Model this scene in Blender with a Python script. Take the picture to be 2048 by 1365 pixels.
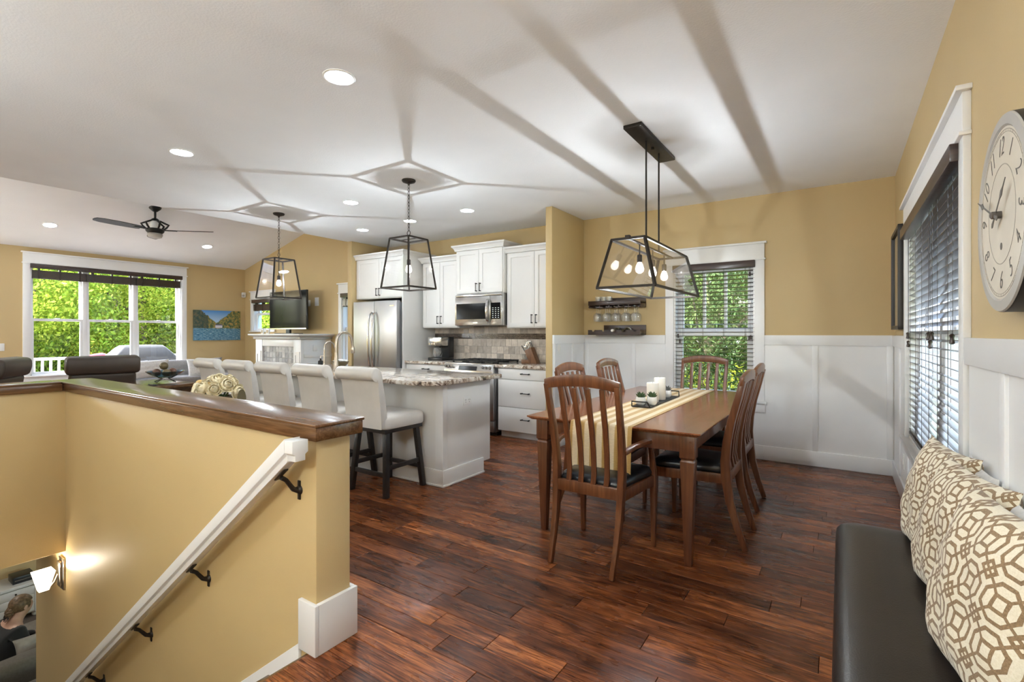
import bpy, bmesh, math, random
from mathutils import Vector, Matrix, Euler
R = random.Random(7)
PI = math.pi
sc = bpy.context.scene
COL = sc.collection
for o in list(bpy.data.objects):
    bpy.data.objects.remove(o)

# ------------------------------------------------------------------ camera, world, exposure
F_PX, YAW = 980.0, math.atan(658 / 980.0)
cam = bpy.data.objects.new('camera', bpy.data.cameras.new('camera'))
COL.objects.link(cam)
cam.data.sensor_width = 36.0
cam.data.lens = 36.0 * F_PX / 2048
cam.data.shift_y = -14.5 / 2048
cam.data.clip_start = 0.05
cam.location = (0, 0, 1.3)
cam.rotation_euler = (PI / 2, 0, YAW)
sc.camera = cam
sc.view_settings.view_transform = 'Standard'
sc.view_settings.look = 'None'
sc.view_settings.gamma = 1.0
sc.view_settings.use_curve_mapping = False
sc.view_settings.exposure = 1.62
sc.cycles.use_denoising = True
sc.cycles.max_bounces = 10
sc.cycles.diffuse_bounces = 5
sc.cycles.glossy_bounces = 5
sc.cycles.transparent_max_bounces = 24
sc.cycles.transmission_bounces = 8
sc.cycles.sample_clamp_indirect = 6.0
sc.cycles.caustics_reflective = False
sc.cycles.caustics_refractive = False

world = bpy.data.worlds.new('world')
sc.world = world
world.use_nodes = True
wn = world.node_tree
wn.nodes.clear()
wo = wn.nodes.new('ShaderNodeOutputWorld')
wb = wn.nodes.new('ShaderNodeBackground')
sky = wn.nodes.new('ShaderNodeTexSky')
sky.sky_type = 'NISHITA'
sky.sun_disc = False
sky.sun_elevation = math.radians(48)
sky.sun_rotation = math.radians(200)
sky.air_density = 1.0
sky.dust_density = 2.0
wn.links.new(sky.outputs[0], wb.inputs[0])
wn.links.new(wb.outputs[0], wo.inputs[0])
wb.inputs[1].default_value = 1.0
SUN_E = 9.0
sun = bpy.data.objects.new('sun', bpy.data.lights.new('sun', 'SUN'))
COL.objects.link(sun)
sun.data.energy = SUN_E
sun.data.angle = math.radians(1.5)
sun.data.color = (1.0, 0.95, 0.86)
sun.rotation_euler = (math.radians(42), 0, math.radians(-20))   # shines from behind the house towards +Y and down
PEND_E, DIN_E, DOWN_E, SCONCE_E = 14500.0, 7200.0, 32.0, 2.6
FILL_GLOBE_E = 20.0  # strength of the unseen globes added as fill

# ------------------------------------------------------------------ materials
def new_mat(name):
    m = bpy.data.materials.new(name)
    m.use_nodes = True
    nt = m.node_tree
    nt.nodes.clear()
    out = nt.nodes.new('ShaderNodeOutputMaterial')
    return m, nt, out

def N(nt, typ, **kw):
    n = nt.nodes.new(typ)
    for k, v in kw.items():
        if k.startswith('i_'):
            key = k[2:]
            n.inputs[int(key) if key.isdigit() else key.replace('_', ' ')].default_value = v
        else:
            setattr(n, k, v)
    return n

def L(nt, a, b):
    nt.links.new(a, b)

def ramp(nt, stops, fac=None, interp='LINEAR'):
    r = nt.nodes.new('ShaderNodeValToRGB')
    r.color_ramp.interpolation = interp
    e = r.color_ramp.elements
    while len(e) < len(stops):
        e.new(0.5)
    for i, (p, c) in enumerate(stops):
        e[i].position = p
        e[i].color = (c[0], c[1], c[2], 1)
    if fac is not None:
        L(nt, fac, r.inputs[0])
    return r

def math_n(nt, op, a, b=None, c=None):
    n = nt.nodes.new('ShaderNodeMath')
    n.operation = op
    for i, x in enumerate((a, b, c)):
        if x is None:
            continue
        if isinstance(x, (int, float)):
            n.inputs[i].default_value = x
        else:
            L(nt, x, n.inputs[i])
    return n.outputs[0]

def mixc(nt, fac, a, b, mode='MIX'):
    n = nt.nodes.new('ShaderNodeMix')
    n.data_type = 'RGBA'
    n.blend_type = mode
    for sock, x in ((n.inputs[0], fac), (n.inputs[6], a), (n.inputs[7], b)):
        if isinstance(x, (int, float)):
            sock.default_value = x
        elif isinstance(x, (tuple, list)):
            sock.default_value = (x[0], x[1], x[2], 1)
        else:
            L(nt, x, sock)
    return n.outputs[2]

def bsdf(nt, out, col=None, rough=0.5, metal=0.0, coat=0.0, spec=0.5, sheen=0.0):
    b = nt.nodes.new('ShaderNodeBsdfPrincipled')
    for k, v in (('Base Color', col), ('Roughness', rough), ('Metallic', metal), ('Coat Weight', coat),
                 ('Specular IOR Level', spec), ('Sheen Weight', sheen)):
        if v is None:
            continue
        if isinstance(v, (tuple, list)):
            b.inputs[k].default_value = (v[0], v[1], v[2], 1)
        elif isinstance(v, (int, float)):
            b.inputs[k].default_value = v
        else:
            L(nt, v, b.inputs[k])
    b.inputs['Coat Roughness'].default_value = 0.12
    L(nt, b.outputs[0], out.inputs[0])
    return b

def bump(nt, b, height, strength=0.2, dist=0.01):
    n = nt.nodes.new('ShaderNodeBump')
    n.inputs['Strength'].default_value = strength
    n.inputs['Distance'].default_value = dist
    L(nt, height, n.inputs['Height'])
    L(nt, n.outputs[0], b.inputs['Normal'])

def coords(nt, kind='Object', scale=(1, 1, 1), rot=(0, 0, 0)):
    t = nt.nodes.new('ShaderNodeTexCoord')
    m = nt.nodes.new('ShaderNodeMapping')
    m.inputs['Scale'].default_value = scale
    m.inputs['Rotation'].default_value = rot
    L(nt, t.outputs[kind], m.inputs[0])
    return m.outputs[0]

def noise(nt, vec, scale=5, detail=3, rough=0.5, dist=0.0):
    n = N(nt, 'ShaderNodeTexNoise', i_Scale=scale, i_Detail=detail, i_Roughness=rough, i_Distortion=dist)
    L(nt, vec, n.inputs['Vector'])
    return n

def plain(name, col, rough=0.5, metal=0.0, coat=0.0, var=0.06, vscale=6, bmp=0.0, bscale=60, spec=0.5, sheen=0.0):
    m, nt, out = new_mat(name)
    v = coords(nt)
    n = noise(nt, v, vscale, 3)
    lo = tuple(c * (1 - var) for c in col)
    hi = tuple(min(1, c * (1 + var)) for c in col)
    r = ramp(nt, [(0.3, lo), (0.7, hi)], n.outputs[0])
    b = bsdf(nt, out, r.outputs[0], rough, metal, coat, spec, sheen)
    if bmp:
        n2 = noise(nt, v, bscale, 2)
        bump(nt, b, n2.outputs[0], bmp, 0.01)
    return m

def wood(name, dark, mid, light, rough=0.3, coat=0.3, axis=0, scale=1.0, bmp=0.05):
    m, nt, out = new_mat(name)
    s = [22 * scale] * 3
    s[axis] = 1.6 * scale
    v = coords(nt, 'Object', tuple(s))
    n = noise(nt, v, 1.6, 5, 0.6, 0.6)
    s2 = [90 * scale] * 3
    s2[axis] = 3.0 * scale
    v2 = coords(nt, 'Object', tuple(s2))
    n2 = noise(nt, v2, 1.5, 2, 0.5)
    r = ramp(nt, [(0.28, dark), (0.5, mid), (0.74, light)], n.outputs[0])
    r2 = ramp(nt, [(0.35, (0.72, 0.72, 0.72)), (0.6, (1, 1, 1))], n2.outputs[0])
    c = mixc(nt, 0.8, r.outputs[0], r2.outputs[0], 'MULTIPLY')
    b = bsdf(nt, out, c, rough, 0, coat)
    if bmp:
        bump(nt, b, n2.outputs[0], bmp, 0.005)
    return m

def thin_glass(name, tint=(1, 1, 1), gain=1.0, rough=0.0, highlight=0.0, glow=0.0):
    m, nt, out = new_mat(name)
    t = N(nt, 'ShaderNodeBsdfTransparent')
    t.inputs[0].default_value = (*tint, 1)
    g = N(nt, 'ShaderNodeBsdfGlossy', i_Roughness=rough)
    f = N(nt, 'ShaderNodeFresnel')
    geo = N(nt, 'ShaderNodeNewGeometry')                   # the far face of a sheet reflects like the near one
    ior = math_n(nt, 'ADD', math_n(nt, 'MULTIPLY', geo.outputs['Backfacing'], 1 / 1.5 - 1.5), 1.5)
    L(nt, ior, f.inputs['IOR'])
    fac = math_n(nt, 'MULTIPLY', f.outputs[0], gain)
    fac = math_n(nt, 'MINIMUM', fac, 1.0)
    mx = N(nt, 'ShaderNodeMixShader')
    L(nt, fac, mx.inputs[0]); L(nt, t.outputs[0], mx.inputs[1]); L(nt, g.outputs[0], mx.inputs[2])
    if highlight:                                               # diffuse white mixed in as painted highlights on drinking glasses
        d = N(nt, 'ShaderNodeBsdfDiffuse'); d.inputs[0].default_value = (0.9, 0.9, 0.9, 1)
        m2 = N(nt, 'ShaderNodeMixShader', i_0=highlight)
        L(nt, mx.outputs[0], m2.inputs[1]); L(nt, d.outputs[0], m2.inputs[2])
        mx = m2
    if glow:                                               # a lit bulb's envelope
        e = N(nt, 'ShaderNodeEmission', i_Strength=glow); e.inputs[0].default_value = (1, 0.93, 0.82, 1)
        m3 = N(nt, 'ShaderNodeAddShader')
        L(nt, mx.outputs[0], m3.inputs[0]); L(nt, e.outputs[0], m3.inputs[1])
        mx = m3
    L(nt, mx.outputs[0], out.inputs[0])
    return m

def emit(name, col, strength):
    m, nt, out = new_mat(name)
    e = N(nt, 'ShaderNodeEmission')
    e.inputs[0].default_value = (*col, 1)
    e.inputs[1].default_value = strength
    L(nt, e.outputs[0], out.inputs[0])
    return m

def attr_vec(nt, seedmul=37.0):
    """world position pushed about by the piece's own random number"""
    g = N(nt, 'ShaderNodeNewGeometry')
    a = N(nt, 'ShaderNodeAttribute', attribute_name='rnd')
    off = N(nt, 'ShaderNodeVectorMath', operation='SCALE')
    cb = N(nt, 'ShaderNodeCombineXYZ')
    for i in range(3):
        L(nt, a.outputs['Fac'], cb.inputs[i])
    L(nt, cb.outputs[0], off.inputs[0])
    off.inputs['Scale'].default_value = seedmul
    ad = N(nt, 'ShaderNodeVectorMath', operation='ADD')
    L(nt, g.outputs['Position'], ad.inputs[0])
    L(nt, off.outputs[0], ad.inputs[1])
    return ad.outputs[0], a.outputs['Fac']

def mapped(nt, vec, scale):
    m = nt.nodes.new('ShaderNodeMapping')
    m.inputs['Scale'].default_value = scale
    L(nt, vec, m.inputs[0])
    return m.outputs[0]

def floor_mat():
    m, nt, out = new_mat('plank_wood')
    v, rnd = attr_vec(nt)
    n1 = noise(nt, mapped(nt, v, (2.6, 20, 20)), 1.5, 6, 0.65, 1.2)
    n2 = noise(nt, mapped(nt, v, (4, 130, 130)), 1.4, 3, 0.6, 0.3)
    n3 = noise(nt, mapped(nt, v, (3.5, 8, 8)), 1.3, 3, 0.5, 0.8)
    base = ramp(nt, [(0.25, (0.038, 0.011, 0.005)), (0.44, (0.145, 0.044, 0.016)), (0.58, (0.275, 0.094, 0.033)), (0.8, (0.42, 0.165, 0.062))], n1.outputs[0])
    tone = ramp(nt, [(0.0, (0.50, 0.46, 0.45)), (0.45, (0.95, 0.86, 0.80)), (0.75, (1.15, 1.10, 1.0)), (1.0, (1.65, 1.62, 1.50))], rnd)
    grain = ramp(nt, [(0.36, (0.25, 0.22, 0.20)), (0.56, (1.1, 1.1, 1.1))], n2.outputs[0])
    knot = ramp(nt, [(0.26, (0.25, 0.22, 0.20)), (0.40, (1, 1, 1))], n3.outputs[0])
    c = mixc(nt, 1.0, base.outputs[0], tone.outputs[0], 'MULTIPLY')
    c = mixc(nt, 0.85, c, grain.outputs[0], 'MULTIPLY')
    c = mixc(nt, 0.8, c, knot.outputs[0], 'MULTIPLY')
    n4 = noise(nt, mapped(nt, v, (5, 14, 14)), 1.0, 2, 0.5)
    rr = ramp(nt, [(0.3, (0.22,) * 3), (0.7, (0.36,) * 3)], n4.outputs[0])
    b = bsdf(nt, out, c, rr.outputs[0], 0, 0.0, 0.26)
    h = math_n(nt, 'ADD', n2.outputs[0], math_n(nt, 'MULTIPLY', n4.outputs[0], 1.2))
    bump(nt, b, h, 0.22, 0.004)
    return m

def tile_mat(name, c0, c1, c2, rough=0.45):
    m, nt, out = new_mat(name)
    v, rnd = attr_vec(nt)
    n1 = noise(nt, v, 14, 5, 0.65, 0.6)
    base = ramp(nt, [(0.3, c0), (0.5, c1), (0.7, c2)], n1.outputs[0])
    tone = ramp(nt, [(0.0, (0.62, 0.60, 0.58)), (1.0, (1.2, 1.17, 1.12))], rnd)
    c = mixc(nt, 1.0, base.outputs[0], tone.outputs[0], 'MULTIPLY')
    b = bsdf(nt, out, c, rough)
    bump(nt, b, n1.outputs[0], 0.25, 0.004)
    return m

def granite_mat():
    m, nt, out = new_mat('granite')
    v = coords(nt)
    a = noise(nt, v, 11, 6, 0.7, 1.2)
    d = noise(nt, v, 34, 4, 0.75, 0.4)
    e = noise(nt, mapped(nt, v, (1.3, 3.4, 1)), 3.2, 4, 0.6, 1.4)
    base = ramp(nt, [(0.34, (0.035, 0.028, 0.026)), (0.42, (0.24, 0.17, 0.125)), (0.49, (0.58, 0.50, 0.42)), (0.60, (0.74, 0.71, 0.66)), (0.78, (0.50, 0.42, 0.36))], a.outputs[0])
    spk = ramp(nt, [(0.36, (0.10, 0.085, 0.08)), (0.43, (1, 1, 1))], d.outputs[0])
    vein = ramp(nt, [(0.36, (0.42, 0.30, 0.22)), (0.46, (1, 1, 1))], e.outputs[0])
    c = mixc(nt, 0.85, base.outputs[0], spk.outputs[0], 'MULTIPLY')
    c = mixc(nt, 0.8, c, vein.outputs[0], 'MULTIPLY')
    bsdf(nt, out, c, 0.12, 0, 0.3)
    return m

def steel_mat(name='stainless_steel', col=(0.44, 0.44, 0.45), rough=0.40, axis=2):
    m, nt, out = new_mat(name)
    n = noise(nt, coords(nt, 'Object', (3, 3, 3)), 2, 2)
    r = ramp(nt, [(0.3, (rough * 0.95,) * 3), (0.7, (rough * 1.05,) * 3)], n.outputs[0])
    b = bsdf(nt, out, col, r.outputs[0], 1.0)
    b.inputs['Anisotropic'].default_value = 0.6
    return m

def leather_mat(name, col, rough=0.35, fade=0.25):
    m, nt, out = new_mat(name)
    v = coords(nt)
    n = noise(nt, v, 5, 4, 0.6)
    vo = N(nt, 'ShaderNodeTexVoronoi', i_Scale=220.0)
    L(nt, v, vo.inputs['Vector'])
    r = ramp(nt, [(0.3, tuple(c * (1 - fade) for c in col)), (0.72, tuple(min(1, c * (1 + fade)) for c in col))], n.outputs[0])
    b = bsdf(nt, out, r.outputs[0], rough, 0, 0.0)
    bump(nt, b, vo.outputs['Distance'], 0.12, 0.003)
    return m

def fabric_mat(name, col, rough=0.9, scale=400, bmp=0.3):
    m, nt, out = new_mat(name)
    v = coords(nt)
    w = N(nt, 'ShaderNodeTexWave', i_Scale=scale / 6.0, i_Distortion=1.0)
    L(nt, v, w.inputs['Vector'])
    n = noise(nt, v, scale / 8.0, 3)
    r = ramp(nt, [(0.3, tuple(c * 0.86 for c in col)), (0.7, tuple(min(1, c * 1.08) for c in col))], n.outputs[0])
    b = bsdf(nt, out, r.outputs[0], rough, sheen=0.2)
    bump(nt, b, n.outputs[0], bmp, 0.004)
    return m

def trellis_mat():
    """printed cotton: cream ground, brown lattice of octagons and small diamonds"""
    m, nt, out = new_mat('trellis_print')
    v = coords(nt, 'Object')
    n0 = noise(nt, v, 9, 2)
    sub = N(nt, 'ShaderNodeVectorMath', operation='SCALE'); sub.inputs['Scale'].default_value = 0.014
    L(nt, n0.outputs['Color'], sub.inputs[0])
    ad = N(nt, 'ShaderNodeVectorMath', operation='ADD'); L(nt, v, ad.inputs[0]); L(nt, sub.outputs[0], ad.inputs[1])
    sep = N(nt, 'ShaderNodeSeparateXYZ'); L(nt, ad.outputs[0], sep.inputs[0])
    CELL = 0.102
    def cell(sock, ofs):
        a = math_n(nt, 'ADD', math_n(nt, 'DIVIDE', sock, CELL), 50.0 + ofs)
        f = math_n(nt, 'FRACT', a)
        return math_n(nt, 'ABSOLUTE', math_n(nt, 'SUBTRACT', f, 0.5))
    x0, y0 = cell(sep.outputs[0], 0.0), cell(sep.outputs[1], 0.0)
    x1, y1 = cell(sep.outputs[0], 0.5), cell(sep.outputs[1], 0.5)
    W = 0.042
    def line(d, c, w=W):
        return math_n(nt, 'LESS_THAN', math_n(nt, 'ABSOLUTE', math_n(nt, 'SUBTRACT', d, c)), w)
    def mx(a, b):
        return math_n(nt, 'MAXIMUM', a, b)
    # octagon about each cell centre
    mxy = math_n(nt, 'MAXIMUM', x0, y0)
    sxy = math_n(nt, 'MULTIPLY', math_n(nt, 'ADD', x0, y0), 0.74)
    octd = math_n(nt, 'MAXIMUM', mxy, sxy)
    pat = line(octd, 0.40)
    # small diamond rings at the corners and at the centres
    pat = mx(pat, line(math_n(nt, 'ADD', x1, y1), 0.185, 0.055))
    pat = mx(pat, line(math_n(nt, 'MAXIMUM', x0, y0), 0.15, 0.042))
    # straps that join the rings
    strap = math_n(nt, 'MULTIPLY', math_n(nt, 'LESS_THAN', math_n(nt, 'ABSOLUTE', math_n(nt, 'SUBTRACT', x0, y0)), 0.045), math_n(nt, 'GREATER_THAN', mxy, 0.15))
    pat = mx(pat, strap)
    wv = noise(nt, v, 260, 2)
    brown = ramp(nt, [(0.3, (0.20, 0.125, 0.06)), (0.7, (0.34, 0.22, 0.115))], wv.outputs[0])
    cream = ramp(nt, [(0.3, (0.74, 0.66, 0.49)), (0.7, (0.84, 0.77, 0.62))], wv.outputs[0])
    c = mixc(nt, pat, cream.outputs[0], brown.outputs[0])
    b = bsdf(nt, out, c, 0.85, sheen=0.2)
    h = math_n(nt, 'ADD', math_n(nt, 'MULTIPLY', pat, 0.5), math_n(nt, 'MULTIPLY', wv.outputs[0], 0.4))
    bump(nt, b, h, 0.35, 0.004)
    return m

def runner_mat():
    m, nt, out = new_mat('striped_linen')
    g = N(nt, 'ShaderNodeNewGeometry')
    sep = N(nt, 'ShaderNodeSeparateXYZ'); L(nt, g.outputs['Position'], sep.inputs[0])
    f = math_n(nt, 'FRACT', math_n(nt, 'ADD', math_n(nt, 'DIVIDE', sep.outputs[0], 0.078), 40.12))
    r = ramp(nt, [(0.0, (0.50, 0.31, 0.10)), (0.44, (0.50, 0.31, 0.10)), (0.47, (0.66, 0.50, 0.27)), (0.55, (0.75, 0.62, 0.42)), (0.94, (0.75, 0.62, 0.42)), (1.0, (0.50, 0.31, 0.10))], f)
    n = noise(nt, coords(nt, 'Object', (40, 300, 300)), 1.2, 3)
    c = mixc(nt, 0.5, r.outputs[0], ramp(nt, [(0.3, (0.75, 0.72, 0.68)), (0.7, (1.1, 1.1, 1.05))], n.outputs[0]).outputs[0], 'MULTIPLY')
    b = bsdf(nt, out, c, 0.8, sheen=0.2)
    bump(nt, b, n.outputs[0], 0.3, 0.003)
    return m

def painting_mat():
    """flat printed landscape: sky, autumn trees, a lake and a small house"""
    m, nt, out = new_mat('lake_print')
    v = coords(nt, 'Generated')
    sep = N(nt, 'ShaderNodeSeparateXYZ'); L(nt, v, sep.inputs[0])
    x, z = sep.outputs[1], sep.outputs[2]
    fol = noise(nt, mapped(nt, v, (1, 5, 3.4)), 3.0, 7, 0.75)
    tree = mixc(nt, math_n(nt, 'MULTIPLY', math_n(nt, 'LESS_THAN', x, 0.30), 0.75), ramp(nt, [(0.34, (0.01, 0.03, 0.02)), (0.46, (0.07, 0.12, 0.05)), (0.54, (0.30, 0.26, 0.07)), (0.62, (0.55, 0.24, 0.06)), (0.70, (0.66, 0.48, 0.18))], fol.outputs[0]).outputs[0], (0.02, 0.05, 0.05))
    skyc = ramp(nt, [(0.5, (0.55, 0.72, 0.85)), (1.0, (0.06, 0.25, 0.62))], z)
    wat = noise(nt, mapped(nt, v, (1, 4, 16)), 4.0, 4, 0.7)
    water = ramp(nt, [(0.3, (0.01, 0.05, 0.10)), (0.5, (0.06, 0.22, 0.36)), (0.66, (0.45, 0.62, 0.70)), (0.75, (0.60, 0.55, 0.3))], wat.outputs[0])
    # tree line: high at both sides, low towards the middle
    dx = math_n(nt, 'ABSOLUTE', math_n(nt, 'SUBTRACT', x, 0.47))
    hgt = math_n(nt, 'ADD', math_n(nt, 'ADD', 0.58, math_n(nt, 'MULTIPLY', dx, 1.25)), math_n(nt, 'MULTIPLY', math_n(nt, 'SUBTRACT', fol.outputs[0], 0.5), 0.35))
    is_sky = math_n(nt, 'GREATER_THAN', z, hgt)
    c = mixc(nt, is_sky, tree, skyc.outputs[0])
    is_w = math_n(nt, 'LESS_THAN', z, math_n(nt, 'ADD', 0.40, math_n(nt, 'MULTIPLY', math_n(nt, 'SUBTRACT', wat.outputs[0], 0.5), 0.12)))
    c = mixc(nt, is_w, c, water.outputs[0])
    hx = math_n(nt, 'LESS_THAN', math_n(nt, 'ABSOLUTE', math_n(nt, 'SUBTRACT', x, 0.52)), 0.075)
    hz = math_n(nt, 'LESS_THAN', math_n(nt, 'ABSOLUTE', math_n(nt, 'SUBTRACT', z, 0.46)), 0.045)
    c = mixc(nt, math_n(nt, 'MULTIPLY', hx, hz), c, (0.62, 0.60, 0.66))
    hz2 = math_n(nt, 'LESS_THAN', math_n(nt, 'ABSOLUTE', math_n(nt, 'SUBTRACT', z, 0.52)), 0.02)
    c = mixc(nt, math_n(nt, 'MULTIPLY', hx, hz2), c, (0.12, 0.11, 0.16))
    bsdf(nt, out, c, 0.4)
    return m

def leaf_mat(name, c0, c1, c2, trans=0.45):
    m, nt, out = new_mat(name)
    a = N(nt, 'ShaderNodeAttribute', attribute_name='rnd')
    r = ramp(nt, [(0.0, c0), (0.5, c1), (1.0, c2)], a.outputs['Fac'])
    oi = N(nt, 'ShaderNodeObjectInfo')
    tint = ramp(nt, [(0.0, (0.72, 0.86, 0.8)), (0.5, (1, 1, 1)), (1.0, (1.25, 1.12, 0.8))], oi.outputs['Random'])
    c = mixc(nt, 1.0, r.outputs[0], tint.outputs[0], 'MULTIPLY')
    d = N(nt, 'ShaderNodeBsdfDiffuse'); L(nt, c, d.inputs[0])
    t = N(nt, 'ShaderNodeBsdfTranslucent'); L(nt, c, t.inputs[0])
    mx = N(nt, 'ShaderNodeMixShader', i_0=trans)
    L(nt, d.outputs[0], mx.inputs[1]); L(nt, t.outputs[0], mx.inputs[2])
    L(nt, mx.outputs[0], out.inputs[0])
    return m

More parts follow.
